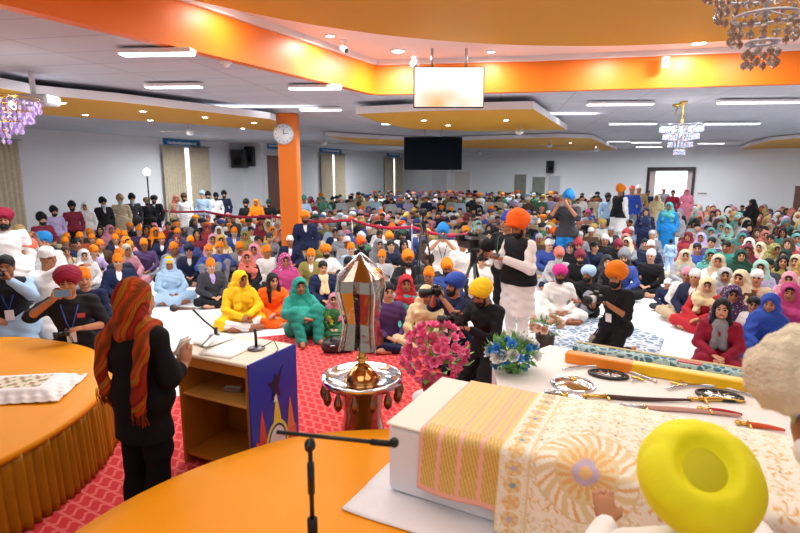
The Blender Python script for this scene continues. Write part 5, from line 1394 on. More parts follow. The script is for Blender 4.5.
for cx0, z0 in ((.195, .905), (-.15, .83)):
    fg = MB()
    for i in range(26):
        x = cx0 + (i / 25 - .5) * .12; y = (.125 if cx0 > 0 else .155) + r_.uniform(-.02, .02); fg.tube([(x, y, z0 + .03), (x + r_.uniform(-.01, .01), y + .005, z0 - .02), (x + r_.uniform(-.015, .015), y, z0 - .06 - r_.random() * .03)], .0035, n=5)
    fg.obj('fringe', scm, sf)
hp = w_of(spk, SP['WR'] + .11 * unit(SP['DR'])); 
o = thing('note_pages', 'folded note pages held up in the raised hand of the speaker', 'paper', hp + Vector((-.05, .02, .0)), (0, .5, -.3)); MB().box((0, 0, .03), (.004, .10, .15)).obj('page', M['paper'], o); MB().box((.012, .0, .03), (.004, .10, .15), 0, Matrix.Rotation(.15, 3, 'Y')).obj('page', M['paper'], o)

# --- people at the left, taking pictures
J = vary('kneel', WR=(-.10, -.30, .98), DR=(.55, -.1, .9), NR=(.3, -.9, 0), ER=(-.33, -.14, .80), WL=(.13, -.25, .66), DL=(-1, -.2, .05), NL=(0, .2, -1), EL=(.29, -.02, .62), curl=.7, yaw=-.05)
a = hero(68, 284, 'phone_kneel', 5.75, face_to(.45, -1), [('roundturban', 'maroon')], 'tee', dict(top='black', trousers='black'), 'person in maroon turban and black polo holding a phone up, beside left dais', J=J, skin='b47c58')
lanyard(a, J, 'blue'); MB().box((.10, -.165, .77), (.07, .01, .045), 0, None, .003).obj('badge_patch', mat('patch_red', 'c8464a', .6), a)
phone(w_of(a, (-.01, -.345, 1.045)), a.rotation_euler.z, 'gold phone held sideways in front of maroon turbaned face', big=1.15, c='brass')
photo_camera(w_of(a, (-.02, -.30, .64)), a.rotation_euler.z - 1.2, 'small black camera held at the waist of the phone holder', s=.6)
J = vary('kneel', yaw=.5)
hero(84, 280, 'kneel_b', 6.6, face_to(.1, -1), [('bandana', 'orange')], 'shirt', dict(top='navy'), 'person in orange head cloth and navy shirt right behind the maroon turban', J=J)
J = vary('kneel', WR=(-.12, -.42, 1.02), DR=(.1, -1, .3), ER=(-.25, -.22, .86), WL=(.10, -.42, 1.0), DL=(-.1, -1, .3), EL=(.25, -.22, .84))
hero(48, 259, 'reach', 7.1, face_to(1, -.35), [('cap', 'white')], 'kurta', dict(top='white', trousers='white'), 'person in white head wrap and white kurta reaching forward, in profile', J=J)
J = vary('photo'); 
a = hero(6, 268, 'kneel_c', 6.6, face_to(.5, -1), [('short_hair', 'black')], 'vest', dict(top='black', kurta='light_blue'), 'person at the very left edge in black waistcoat over pale blue shirt', J=vary('kneel', WL=(.08, -.34, .98), DL=(-.3, -.2, 1), NL=(-1, 0, 0), EL=(.24, -.22, .78)))
lanyard(a, POSE['kneel_c'], 'blue'); photo_camera(w_of(a, (-.0, -.36, 1.07)), a.rotation_euler.z, 'black camera raised by the person in the waistcoat at left edge', s=.8)
hero(4, 221, 'stand', 8.0, face_to(.6, -1), [('roundturban', 'maroon'), ('beard', 'black')], 'kurta', dict(top='white'), 'standing bearded person in maroon turban and white top at the left edge')
hero(20, 233, 'photo_b', 8.7, face_to(.5, -1) + .9, [('cap', 'tan')], 'tee', dict(top='white'), 'person in white T-shirt and tan cap with both arms raised', J=vary('photo'))
hero(27, 251, 'kneel', 8.2, face_to(.4, -1), [('roundturban', 'coral')], 'shirt', dict(top='silver'), 'person in coral red turban below the raised white sleeves')
hero(44, 243, 'kneel', 9.2, face_to(.7, -1), [('roundturban', 'sky')], 'shirt', dict(top='white'), 'person in sky blue turban behind the white head wrap')
# --- camera crew in the middle
J = vary('stand', WL=(.06, -.30, 1.20), WR=(-.05, -.33, 1.20), EL=(.27, -.06, 1.08), ER=(-.25, -.10, 1.08), DL=(-.7, -.6, .1), DR=(.6, -.7, .1), NL=(0, -.2, .9), NR=(0, -.2, .9), pitch=.42, curl=.6, yaw=.1)
a = hero(519, 228, 'texting', 7.05, face_to(-.95, -.55), [('dumalla', 'bright_orange'), ('beard', 'black')], 'vest', dict(top='black', kurta='white', trousers='white'), 'standing person in big bright orange turban, black waistcoat and white kurta, on phone', J=J, skin='a8704c')
phone(w_of(a, (0.0, -.39, 1.24)), a.rotation_euler.z, 'black phone in the hands of the orange turbaned person', tilt=-.9)
J = vary('stand', WR=(-.12, -.40, 1.18), WL=(.10, -.38, 1.16), ER=(-.28, -.14, 1.08), EL=(.28, -.12, 1.08), DR=(.2, -1, .2), DL=(-.2, -1, .1), pitch=.1)
a = hero(507, 223, 'operate', 7.75, face_to(-.9, -.75), [('bandana', 'blue')], 'shirt', dict(top='black', trousers='black'), 'standing person in blue head cloth and black shirt behind a video camera', J=J)
lanyard(a, J, 'green'); 
# video camera on a tripod
vc = atD(474, 243, 7.3); t = thing('video_camera', 'large black video camera on a tripod, left of the blue head cloth', 'video camera', (vc.x, vc.y, .016), (0, 0, .35)); z = vc.z
MB().box((0, 0, z), (.30, .40, .17), 0, None, .03).box((.0, .05, z + .11), (.06, .26, .04), 0, None, .01).box((.19, .12, z + .03), (.1, .1, .1), 0, None, .02).obj('camera_body', M['black_plastic'], t)
MB().tube([(0, -.19, z), (0, -.30, z), (0, -.31, z), (0, -.37, z)], [.06, .065, .085, .09], n=24).obj('lens', M['rubber'], t); MB().box((-.19, .05, z + .06), (.09, .12, .09), 0, None, .01).obj('viewfinder', M['black_plastic'], t)
MB().box((0, 0, z - .12), (.12, .16, .06), 0, None, .015).tube([(0, 0, z - .12), (0, 0, z - .34)], .05).tube([(0, .05, z - .13), (.1, .42, z - .22)], .012).obj('pan_head', M['black_plastic'], t)
for k in range(3): aa = k * 2 * PI / 3 + .3; MB().tube([(0.03 * math.cos(aa), .03 * math.sin(aa), z - .3), (.42 * math.cos(aa), .42 * math.sin(aa), .01)], [.022, .014]).obj('leg', M['dark'] if k else M['black_plastic'], t)
vc = atD(423, 216, 9.2); t = thing('video_tripod', 'tall thin black tripod with a small camera, left of white shirted photographer', 'tripod', (vc.x, vc.y, .016)); z = vc.z
for k in range(3): aa = k * 2 * PI / 3 + .1; MB().tube([(.02 * math.cos(aa), .02 * math.sin(aa), z - .1), (.30 * math.cos(aa), .30 * math.sin(aa), .01)], [.02, .012]).obj('leg', M['black_plastic'], t)
MB().tube([(0, 0, z - .35), (0, 0, z)], .02).obj('column', M['black_plastic'], t); MB().box((0, 0, z + .05), (.14, .18, .11), 0, None, .02).tube([(0, -.09, z + .05), (0, -.19, z + .05)], .035).obj('small_camera', M['rubber'], t)
J = vary('kneel', WL=(.07, -.28, .98), WR=(-.07, -.28, .98), EL=(.25, -.20, .78), ER=(-.25, -.20, .78), DL=(-.3, -.2, 1), DR=(.3, -.2, 1), NL=(-1, 0, 0), NR=(1, 0, 0)); POSE['kneel_photo'] = J
a = hero(443, 234, 'kneel_photo', 10.6, face_to(-.1, -1), [('turban', 'sky')], 'tee', dict(top='white'), 'person in sky blue turban and white shirt taking a picture, behind the front rows', h=.011); lanyard(a, J, 'navy', False)
phone(w_of(a, (0, -.33, 1.06)), a.rotation_euler.z, 'dark phone held before the face under the sky blue turban', big=1.2)
hero(463, 244, 'kneel', 9.9, face_to(.3, -1), [('short_hair', 'brown')], 'tee', dict(top='white'), 'brown haired person in white shirt left of the big video camera', h=.011)
hero(482, 262, 'kneel', 9.0, face_to(.5, -1), [('short_hair', 'black')], 'tee', dict(top='white'), 'dark haired person in white shirt partly behind the video camera tripod', h=.011)
J = vary('kneel', P=(0, .1, .36), WR=(-.09, -.36, .86), WL=(.07, -.34, .72), ER=(-.24, -.2, .66), EL=(.24, -.14, .58), DR=(.4, -.6, .5), DL=(-.6, -.6, .2), pitch=.45, H=(0, -.09, 1.05))
a = hero(481, 296, 'film_low', 5.75, face_to(-.8, -.7), [('roundturban', 'yellow'), ('beard', 'black')], 'shirt', dict(top='black', trousers='black'), 'crouching person in yellow turban and black shirt looking into a camera', J=J)
photo_camera(w_of(a, (-.02, -.46, .84)), a.rotation_euler.z - .4, 'black camera held low by the person in yellow turban', s=1.0); 
J = vary('kneel_photo', pitch=.05)
a = hero(454, 287, 'photo_low', 6.3, face_to(-.9, -.55), [('roundturban', 'blue'), ('beard', 'black')], 'tee', dict(top='navy', trousers='black'), 'crouching person in royal blue turban and navy shirt aiming a long lens', J=J); lanyard(a, J, 'navy')
photo_camera(w_of(a, (0, -.32, 1.05)), a.rotation_euler.z, 'long-lens camera at the eye of the royal blue turbaned person', s=1.05)
a = hero(616, 279, 'photographer', 6.75, face_to(-.8, -.65), [('dumalla', 'orange'), ('beard', 'black')], 'tee', dict(top='black', trousers='black'), 'person in two-tone orange turban and black polo crouching with white-lens camera', J=vary('kneel', WR=(-.08, -.40, .84), WL=(.06, -.36, .80), ER=(-.25, -.16, .66), EL=(.24, -.14, .62), DR=(.3, -.8, .4), DL=(-.4, -.8, .3), yaw=.15), skin='b07a54')
lanyard(a, POSE['photographer'], 'black'); photo_camera(w_of(a, (-.0, -.50, .88)), a.rotation_euler.z, 'camera with a long white lens held by the crouching photographer', white=True, s=1.15)
bgp = at(600, 350, 0); t = thing('camera_bag', 'beige and black camera bag on the rug by the crouching photographer', 'bag', (bgp.x, bgp.y, .024), (0, 0, .3)); MB().box((0, 0, .11), (.30, .20, .20), 0, None, .05).obj('bag_body', mat('beige_canvas', 'a08c74', .9, bump=.3), t); MB().box((0, -.08, .16), (.24, .1, .10), 0, None, .03).obj('flap', M['rubber'], t); MB().tube([(-.12, 0, .2), (-.06, 0, .28), (.06, 0, .28), (.12, 0, .2)], .01).obj('strap', M['rubber'], t)

# --- reader in front, seen from behind and above
RD = joints(P=(0, .0, .16), C=(0, -.07, .46), Nk=(0, -.12, .64), H=(0, -.19, .78), SL=(.2, -.10, .58), SR=(-.2, -.10, .58), EL=(.29, -.25, .42), ER=(-.31, -.30, .44), WL=(.20, -.45, .40), WR=(-.285, -.56, .43),
            DL=(-.3, -1, -.1), DR=(.1, -.9, .45), NR=(0, -.4, -.9), curl=.75, pitch=.5, belly=1.1)
POSE['reader'] = RD; rth = face_to(.30, .95)
rl = spot(694, 492, RD, rth, 1.06, 1.60); rl.z = .58
_q = Matrix.Rotation(-rth, 3, 'Z') @ (at(607, 524, 1.06) - rl) / 1.06; RD['WL'] = A3(*_q); RD['SL'] = A3(.19, -.08, .55); RD['EL'] = (RD['WL'] + RD['SL']) / 2 + A3(.07, .0, -.12); RD['DL'] = A3(.1, -.75, .55); RD['NL'] = A3(0, -.6, -.8)
rd_ = link('person', make_body('reader', RD, .009), None, rl, (0, 0, rth), hexc('b07b5a'), 'reader in very large bright yellow turban bent over the draped box', 'person'); rd_.scale = (1.06,) * 3
PLACED.append((rl.x, rl.y, 'bright_yellow', 'white', 694, 480))
lo, hi = bounds(RD, .3); S = Field(lo, hi, .012); torso(S, RD, .03); arms(S, RD, .02, fore=.9); 
for s in 'LR': S.cap(RD['H' + s], RD['K' + s], .14, .10, k=.07)
folds(S, .006, 20); S.cap(RD['Nk'] + A3(0, -.03, .06), RD['Nk'] + A3(0, -.1, .16), .07, .1, k=.01, sub=True); link('kurta', to_mesh('kurta', S, [M['cloth']]), rd_, color=colr('white'))
S = Field((-.27, -.27, -.16), (.27, .30, .30), .009)
S.ell((0, .02, .06), (.185, .20, .125), k=.03); S.ell((0, .02, .0), (.14, .15, .11), k=.05)
S.disp(lambda X, Y, Z: (-.006 * np.abs(np.sin((Z + .75 * np.abs(X) + .35 * Y) * 42)) + .003).astype(np.float32))
S.ell((.0, .03, .20), (.098, .115, .095), k=.03, sub=True); S.cut((0, -.8, -.6), .085); S.ell((0, -.2, -.08), (.09, .12, .09), k=.01, sub=True)
tm = mat('bright_yellow_turban', 'eeea06', .7, bump=.12, bscale=40, noise=.04); tob = link('turban', to_mesh('turban', S, [tm]), rd_, tuple(RD['H']), tuple(Matrix([list(r) for r in rotm(0, -.55)]).to_euler())); tob.scale = (.93,) * 3
S = Field((-.14, -.14, 0), (.14, .18, .22), .009).ell((0, .035, .09), (.09, .11, .052), k=.02); S.disp(lambda X, Y, Z: (.002 * np.sin(40 * X + 30 * Y)).astype(np.float32)); link('inner_wrap', to_mesh('inner_wrap', S, [mat('olive_yellow_wrap', 'c3bd10', .8, noise=.1)]), tob)
MB().box((0, 0, .0), (.75, .6, .16), 0, None, .05).obj('floor_cushion', M['white_cloth'], None, loc=(rl.x, rl.y, .583), rot=(0, 0, rth), label='white cushion on the orange dais under the reader', cat='cushion')
# --- whisk holder at the right edge
WH = vary('stand', WR=(-.34, -.42, 1.12), ER=(-.30, -.14, 1.00), DR=(-.45, -.45, .55), NR=(-.5, .6, 0), curl=.95)
POSE['whisk_holder'] = WH; hw = atD(790, 458, 1.42)
# the holder stands just right of the frame; the hand reaches in
wth = face_to(-.55, .85); Rz = Matrix.Rotation(wth, 3, 'Z'); off = Rz @ Vector(WH['WR']); wl = Vector((hw.x - off.x + .04, hw.y - off.y, .502)); wl.z = .502
wd = link('person', make_body('whisk_holder', WH, .010), None, wl, (0, 0, wth), hexc('a86e4c'), 'hand and arm reaching in at the right edge, holding a white whisk', 'person')
link('kurta', garment('kurta', WH, .013, 'kurta'), wd, color=colr('white')); link('turban', gear_mesh('turban'), wd, tuple(WH['H']), color=colr('navy'))
hw = w_of(wd, WH['WR'] + .07 * unit(WH['DR']))
t = thing('fly_whisk', 'cream hair whisk with metal handle held at the right edge', 'whisk', hw)
w1 = atD(778, 372, 1.45) - hw; ax = w1.normalized()
MB().tube([tuple(-ax * .10), tuple(ax * .16)], .014).ell(tuple(-ax * .11), (.02, .02, .02)).ell(tuple(ax * .17), (.026, .026, .026)).obj('handle', M['brushed'], t)
S = Field((-.26, -.22, -.1), (.30, .22, .50), .009); tip = np.array(w1); a3 = np.array(ax)
S.cap(a3 * .10, tip * .9, .03, .07, k=.03); S.cap(tip * .8, tip + A3(.07, 0, .05), .08, .09, k=.05); S.cap(tip, tip + A3(-.03, 0, .03), .06, .045, k=.06); S.cap(tip + A3(.05, 0, 0), tip + A3(.17, 0, .0), .09, .07, k=.05)
S.disp(lambda X, Y, Z: (.007 * np.sin(95 * X + 20 * Z) * np.sin(80 * Y + 11 * Z)).astype(np.float32)); link('whisk_hair', to_mesh('whisk_hair', S, [mat('whisk_hair', 'e8dcc0', .9, bump=.8, bscale=60, noise=.15, nscale=20)]), t)
# ---------------------------------------------------------------- the seated congregation
POSE['toddler'] = POSE['cross']
GN = {'T': 'turban', 't': 'turban', 'R': 'turban', 'W': 'turban', 'B': 'head cloth', 'b': 'head cloth', 'P': 'peaked head cloth', 'C': 'cap', 'D': 'headscarf', 'd': 'draped scarf', 'H': 'hood', 'N': 'hair', 'L': 'long hair'}
def gears(g, c):
    if g == 'T': return [('turban', c), ('beard', 'black')]
    if g == 't': return [('turban', c)]
    if g == 'R': return [('roundturban', c), ('beard', 'black')]
    if g == 'W': return [('turban', c), ('long_beard', 'silver')]
    if g in 'Bb': return [(rnd.choice(['bandana', 'knotted']), c)]
    if g == 'P': return [('peaked', c)]
    if g == 'C': return [('cap', c)]
    if g == 'D': return [('dupatta', c)]
    if g == 'd': return [('drape', c)]
    if g == 'H': return [('hijab', c)]
    if g == 'N': return [('short_hair', c)]
    if g == 'L': return [('long_hair', c)]
def words_(c): return {'bright_orange': 'bright orange', 'bright_yellow': 'bright yellow', 'light_blue': 'light blue', 'sky': 'sky blue', 'dark_green': 'dark green', 'dark_grey': 'dark grey'}.get(c, c)
FEM = 'DdHL'
ENT = []
# u, v of the head, headgear, its colour, garment, its colour, pose, extra
def E(u, v, g, gc, tk, tc, pose=None, D=None, lab=None, sc=None, rz=None, inner=None, tr=None, h=.014, pat=None): ENT.append(dict(u=u, v=v, g=g, gc=gc, tk=tk, tc=tc, pose=pose, D=D, lab=lab, sc=sc, rz=rz, inner=inner, tr=tr, h=h, pat=pat))
# front row
E(169, 264, 'D', 'light_blue', 'gown', 'light_blue', 'cross', lab='person in yellow head cloth and pale blue shawl, front row beyond the speaker', h=.011)
E(211, 266, 'B', 'orange', 'jacket', 'dark_grey', 'cross', tr='black', lab='person in orange head cloth, charcoal suit and pale shirt, front row', h=.011, inner='lilac')
E(241, 280, 'D', 'yellow', 'kurta', 'yellow', 'lean', lab='person in yellow headscarf and yellow tunic with white trousers, front row', h=.011, tr='white')
E(273, 281, 'L', 'black', 'gown', 'bright_orange', 'lean', lab='long-haired person in bright orange dress between yellow and teal dresses', h=.011)
E(300, 287, 'D', 'teal', 'gown', 'teal', 'knees', lab='person in teal headscarf and teal dress hugging knees, front row', h=.011)
E(323, 268, 'N', 'black', 'jacket', 'navy', 'cross', lab='dark haired person in navy suit with pale scarf behind the teal dress', h=.011, inner='cream')
E(334, 300, 'D', 'pink', 'gown', 'green', 'cross', lab='small child in pink scarf and green dress behind yellow flowers', sc=.72, h=.012)
E(378, 276, 'd', 'orange', 'gown', 'white', 'cross', lab='person in orange scarf and white, right of metal lantern')
E(406, 284, 'd', 'red', 'gown', 'turquoise', 'cross', lab='person in red scarf over turquoise dress behind the cream scarf', h=.011)
E(427, 296, 'd', 'cream', 'gown', 'cream', 'lean', lab='elderly person in cream headscarf and shawl beside the crouching photographers', h=.011)
E(388, 292, 'N', 'black', 'shirt', 'purple', 'cross', lab='person in dark purple behind the pink bouquet and metal stand')
# second row and behind, left
E(118, 262, 'B', 'orange', 'jacket', 'navy', 'cross', inner='white', lab='person in orange head cloth and navy suit with red tie just left of rust headscarf', h=.012)
for e in [(94, 252, 'B', 'orange', 'shirt', 'lilac'), (84, 256, 'D', 'white', 'kurta', 'white'), (77, 244, 'N', 'black', 'shirt', 'navy'), (66, 252, 'N', 'brown', 'shirt', 'beige'), (130, 247, 'B', 'orange', 'jacket', 'navy'), (144, 245, 'B', 'orange', 'shirt', 'purple'),
          (162, 239, 'P', 'orange', 'jacket', 'navy'), (174, 249, 'B', 'orange', 'jacket', 'grey'), (189, 251, 't', 'navy', 'jacket', 'navy'), (209, 251, 'B', 'orange', 'shirt', 'blue'), (220, 248, 'B', 'orange', 'shirt', 'blue'), (240, 248, 'B', 'orange', 'jacket', 'grey'),
          (247, 258, 'd', 'coral', 'gown', 'black'), (267, 252, 'B', 'orange', 'kurta', 'white'), (285, 261, 'D', 'magenta', 'gown', 'magenta'), (301, 246, 'P', 'orange', 'shirt', 'navy'), (311, 256, 'B', 'orange', 'jacket', 'olive'),
          (326, 252, 'R', 'orange', 'kurta', 'white'), (351, 249, 'B', 'orange', 'shirt', 'light_blue'), (361, 244, 'T', 'bright_orange', 'shirt', 'black'), (349, 264, 'N', 'black', 'shirt', 'grey'), (379, 245, 'D', 'grey', 'gown', 'grey'), (382, 257, 'B', 'orange', 'shirt', 'silver'),
          (408, 260, 'T', 'orange', 'jacket', 'black'), (429, 276, 'B', 'orange', 'shirt', 'dark_grey'), (447, 269, 'T', 'orange', 'shirt', 'blue'), (254, 250, 'D', 'pink', 'gown', 'pink'), (391, 246, 'N', 'black', 'shirt', 'navy'), (404, 245, 'L', 'black', 'shirt', 'navy'),
          (139, 231, 'P', 'orange', 'shirt', 'purple'), (118, 235, 'P', 'orange', 'jacket', 'dark_grey'), (100, 230, 'L', 'black', 'gown', 'black'), (92, 239, 'B', 'orange', 'shirt', 'brown'), (80, 238, 'B', 'orange', 'gown', 'rust'), (67, 238, 'B', 'orange', 'shirt', 'dark_grey'), (57, 232, 'N', 'black', 'gown', 'orange'),
          (70, 223, 'D', 'coral', 'gown', 'pink'), (82, 229, 'D', 'rust', 'gown', 'pink'), (87, 223, 'N', 'black', 'shirt', 'red'), (110, 230, 'D', 'pink', 'gown', 'pink'), (139, 219, 'D', 'white', 'gown', 'white'), (146, 230, 'L', 'black', 'gown', 'black'), (154, 228, 'D', 'pink', 'gown', 'red'),
          (158, 217, 'D', 'coral', 'gown', 'pink'), (168, 226, 'N', 'black', 'gown', 'red'), (177, 231, 'N', 'black', 'shirt', 'navy'), (187, 214, 't', 'navy', 'vest', 'black'), (197, 234, 'L', 'black', 'gown', 'maroon'), (207, 229, 'D', 'red', 'gown', 'red'), (172, 214, 'D', 'coral', 'gown', 'white'),
          (219, 231, 'D', 'white', 'gown', 'white'), (221, 241, 'D', 'mustard', 'gown', 'cream'), (245, 236, 'D', 'olive', 'gown', 'olive'), (251, 231, 'N', 'black', 'shirt', 'white'), (258, 241, 'N', 'black', 'kurta', 'mustard'), (228, 216, 'C', 'pink', 'jacket', 'navy'), (242, 214, 'W', 'white', 'shirt', 'grey'),
          (260, 227, 'D', 'maroon', 'gown', 'maroon'), (268, 224, 'D', 'cream', 'gown', 'mint'), (272, 231, 'D', 'orange', 'gown', 'yellow'), (270, 238, 'N', 'dark_grey', 'shirt', 'grey'), (233, 229, 'N', 'black', 'shirt', 'navy'), (324, 216, 'C', 'white', 'shirt', 'beige'), (330, 214, 'N', 'black', 'shirt', 'white'),
          (318, 241, 'N', 'black', 'shirt', 'olive'), (335, 233, 'N', 'black', 'jacket', 'navy'), (344, 226, 'C', 'white', 'shirt', 'pink'), (351, 222, 'T', 'bright_orange', 'shirt', 'grey'), (347, 242, 'C', 'white', 'shirt', 'silver'), (369, 230, 'C', 'white', 'shirt', 'black'), (374, 219, 'D', 'black', 'gown', 'white'),
          (392, 229, 'T', 'orange', 'shirt', 'dark_grey'), (402, 226, 'R', 'bright_orange', 'shirt', 'navy'), (406, 218, 't', 'yellow', 'shirt', 'grey'), (414, 212, 't', 'yellow', 'shirt', 'navy'), (427, 218, 't', 'mustard', 'shirt', 'black'), (452, 219, 'B', 'yellow', 'shirt', 'orange'), (460, 224, 'T', 'coral', 'shirt', 'silver'),
          (432, 238, 'B', 'mustard', 'shirt', 'brown'), (478, 225, 'D', 'mint', 'gown', 'grey'), (485, 224, 'B', 'blue', 'shirt', 'mustard'), (480, 213, 'N', 'black', 'shirt', 'silver'), (446, 222, 't', 'navy', 'shirt', 'blue')]:
    E(*e)
# right of the camera crew
E(560, 275, 'R', 'magenta', 'kurta', 'white', 'cross', lab='person in magenta turban and white kurta sitting by the rug', h=.011, tr='white')
E(588, 275, 'R', 'light_blue', 'tee', 'black', 'knees', lab='person in light blue turban and black polo beside the magenta turban', h=.011, tr='grey')
for e in [(559, 256, 'W', 'coral', 'kurta', 'silver'), (580, 258, 'T', 'maroon', 'kurta', 'black'), (578, 246, 'T', 'red', 'shirt', 'navy'), (595, 247, 'N', 'black', 'shirt', 'navy'), (548, 230, 'D', 'white', 'shirt', 'grey'), (543, 236, 'B', 'green', 'shirt', 'olive'), (549, 245, 'C', 'white', 'shirt', 'blue'),
          (580, 236, 'C', 'silver', 'shirt', 'grey'), (591, 232, 'C', 'white', 'shirt', 'brown'), (601, 219, 't', 'yellow', 'jacket', 'dark_green'), (588, 214, 't', 'magenta', 'shirt', 'grey'), (607, 262, 'D', 'dark_grey', 'shirt', 'black'), (624, 258, 'T', 'grey', 'shirt', 'blue'), (618, 247, 'T', 'maroon', 'shirt', 'black'),
          (627, 243, 'D', 'cream', 'shirt', 'grey'), (626, 235, 't', 'red', 'shirt', 'maroon'), (631, 231, 'C', 'white', 'shirt', 'light_blue'), (652, 235, 'C', 'silver', 'kurta', 'grey'), (645, 244, 'N', 'black', 'shirt', 'navy'), (651, 246, 'C', 'white', 'shirt', 'navy'), (651, 256, 'C', 'white', 'shirt', 'black'),
          (605, 240, 'C', 'white', 'shirt', 'black'), (570, 248, 'N', 'dark_grey', 'shirt', 'black'), (612, 222, 'T', 'blue', 'shirt', 'rust')]:
    E(*e)
# right block
E(667, 284, 'C', 'white', 'shirt', 'navy', 'cross', lab='toddler in white cap and navy sleeves on the white aisle', sc=.62, h=.012)
E(687, 275, 'C', 'pink', 'shirt', 'white', 'cross'); E(695, 277, 'C', 'white', 'jacket', 'navy', 'cross')
E(707, 286, 'd', 'cream', 'gown', 'red', 'lean', lab='person in cream shawl over a red dress beside the white aisle', h=.012)
E(722, 309, 'L', 'black', 'gown', 'maroon', 'tuck', lab='long-haired person in maroon top and grey scarf, front of right block', h=.011)
E(733, 295, 'D', 'purple', 'gown', 'purple', 'cross', h=.012)
E(754, 305, 'N', 'black', 'kurta', 'white', 'cross', lab='short-haired child in white top beside the royal blue hood', sc=.85, h=.012)
E(770, 304, 'H', 'blue', 'gown', 'blue', 'tuck', lab='person wrapped in royal blue hood and robe, front of right block', h=.011)
E(790, 293, 'd', 'magenta', 'gown', 'magenta', 'tuck', h=.012)
for e in [(725, 276, 'D', 'silver', 'gown', 'lilac'), (740, 279, 'D', 'cream', 'gown', 'brown'), (757, 278, 'C', 'white', 'gown', 'beige'), (789, 280, 'D', 'pink', 'gown', 'lilac'), (697, 249, 'N', 'black', 'gown', 'blue'), (711, 256, 'D', 'teal', 'gown', 'turquoise'), (688, 237, 'D', 'maroon', 'gown', 'red'),
          (701, 238, 'D', 'lilac', 'gown', 'beige'), (726, 247, 'N', 'black', 'gown', 'teal'), (749, 244, 'D', 'white', 'gown', 'olive'), (760, 248, 'D', 'cream', 'gown', 'pink'), (741, 256, 'D', 'dark_green', 'gown', 'dark_green'), (718, 262, 'D', 'beige', 'gown', 'white'), (775, 250, 'D', 'olive', 'gown', 'beige'),
          (788, 244, 'D', 'brown', 'gown', 'red'), (783, 262, 'L', 'black', 'gown', 'olive'), (796, 262, 'D', 'beige', 'gown', 'rust'), (768, 265, 'N', 'black', 'gown', 'dark_grey'), (713, 240, 'D', 'grey', 'gown', 'silver'), (700, 219, 'D', 'coral', 'gown', 'lilac'), (697, 211, 'D', 'pink', 'gown', 'pink')]:
    E(*e)
# people along the left wall (on chairs or standing), standing groups
for e in [(42, 220, 'T', 'black', 'shirt', 'maroon', 14.6), (54, 212, 'T', 'black', 'shirt', 'lilac', 15.2), (72, 207, 'T', 'black', 'shirt', 'maroon', 16.2), (85, 207, 'D', 'white', 'gown', 'white', 16.8), (103, 203, 'W', 'black', 'jacket', 'black', 17.4), (120, 200, 'W', 'tan', 'gown', 'beige', 18.2), (132, 199, 'W', 'black', 'shirt', 'dark_grey', 18.8),
          (147, 202, 'R', 'tan', 'gown', 'black', 19.2), (154, 200, 'R', 'black', 'jacket', 'black', 19.6), (176, 199, 'D', 'coral', 'gown', 'beige', 21), (184, 198, 'T', 'brown', 'kurta', 'white', 21), (202, 195, 't', 'light_blue', 'shirt', 'light_blue', 22), (208, 196, 'T', 'black', 'kurta', 'white', 22.2), (216, 197, 'T', 'black', 'shirt', 'white', 22.6),
          (224, 195, 'T', 'black', 'shirt', 'navy', 23), (246, 204, 'T', 'black', 'shirt', 'black', 22), (256, 203, 'D', 'orange', 'gown', 'orange', 22), (269, 204, 'T', 'dark_green', 'shirt', 'black', 23), (304, 200, 't', 'teal', 'shirt', 'light_blue', 24), (323, 200, 'D', 'teal', 'gown', 'green', 26), (312, 203, 't', 'maroon', 'shirt', 'maroon', 25)]:
    E(e[0], e[1], e[2], e[3], e[4], e[5], 'chair', D=e[6] * .93)
E(305, 218, 'R', 'orange', 'jacket', 'navy', 'chair', D=11.5, lab='person in round orange turban and navy jacket just right of the pillar')
E(290, 241, 'C', 'white', 'jacket', 'navy', 'kneel', D=11.3, lab='person in white cap and navy jacket kneeling in front of the orange pillar')
E(568, 199, 't', 'sky', 'tee', 'dark_grey', 'photo', D=12.2, lab='standing person in sky blue turban and grey T-shirt taking a picture', tr='sky', h=.012, rz=face_to(-.6, -.8))
E(621, 191, 'T', 'orange', 'vest', 'black', 'stand', D=17.0, lab='standing person in orange turban, black waistcoat and white trousers', tr='white', inner='white', rz=face_to(.8, .3))
E(608, 198, 'T', 'black', 'shirt', 'light_blue', 'stand', D=19, lab='standing person in black turban and light blue shirt left of the orange turban')
E(632, 190, 'C', 'coral', 'shirt', 'blue', 'stand', D=19, lab='standing person in blue shirt just right of the orange turban')
E(639, 189, 'C', 'white', 'shirt', 'tan', 'stand', D=20, lab='standing person in white cap and khaki shirt left of the doorway', tr='black')
E(648, 193, 'N', 'black', 'shirt', 'navy', 'stand', D=24, lab='standing dark haired person at the left side of the doorway')
E(657, 198, 'D', 'cream', 'gown', 'cream', 'stand', D=20, lab='standing person in cream scarf and cream dress before the doorway')
E(664, 190, 'C', 'white', 'shirt', 'grey', 'stand', D=25, lab='standing person in white cap inside the doorway')
E(673, 193, 'N', 'black', 'shirt', 'maroon', 'stand', D=23, lab='standing person in dark maroon inside the doorway')
E(687, 192, 'D', 'pink', 'gown', 'pink', 'stand', D=23.5, lab='standing person all in pale pink at the right side of the doorway')
E(646, 212, 'D', 'navy', 'gown', 'navy', 'stand', D=14.8, lab='standing person in navy dress with pale dots, seen in the aisle', pat='flower_cloth')
E(669, 207, 'd', 'turquoise', 'gown', 'sky', 'stand', D=15.0, lab='standing person in blue and turquoise shawl at the head of the aisle')
E(671, 243, 'N', 'black', 'shirt', 'light_blue', 'stand', D=12.6, lab='child in light blue standing on the white aisle', tr='light_blue', rz=2.6)
E(752, 203, 'H', 'black', 'gown', 'black', 'stand', D=18.0, lab='standing person wrapped in black hood and robe among the women at right', rz=face_to(-1, 0))
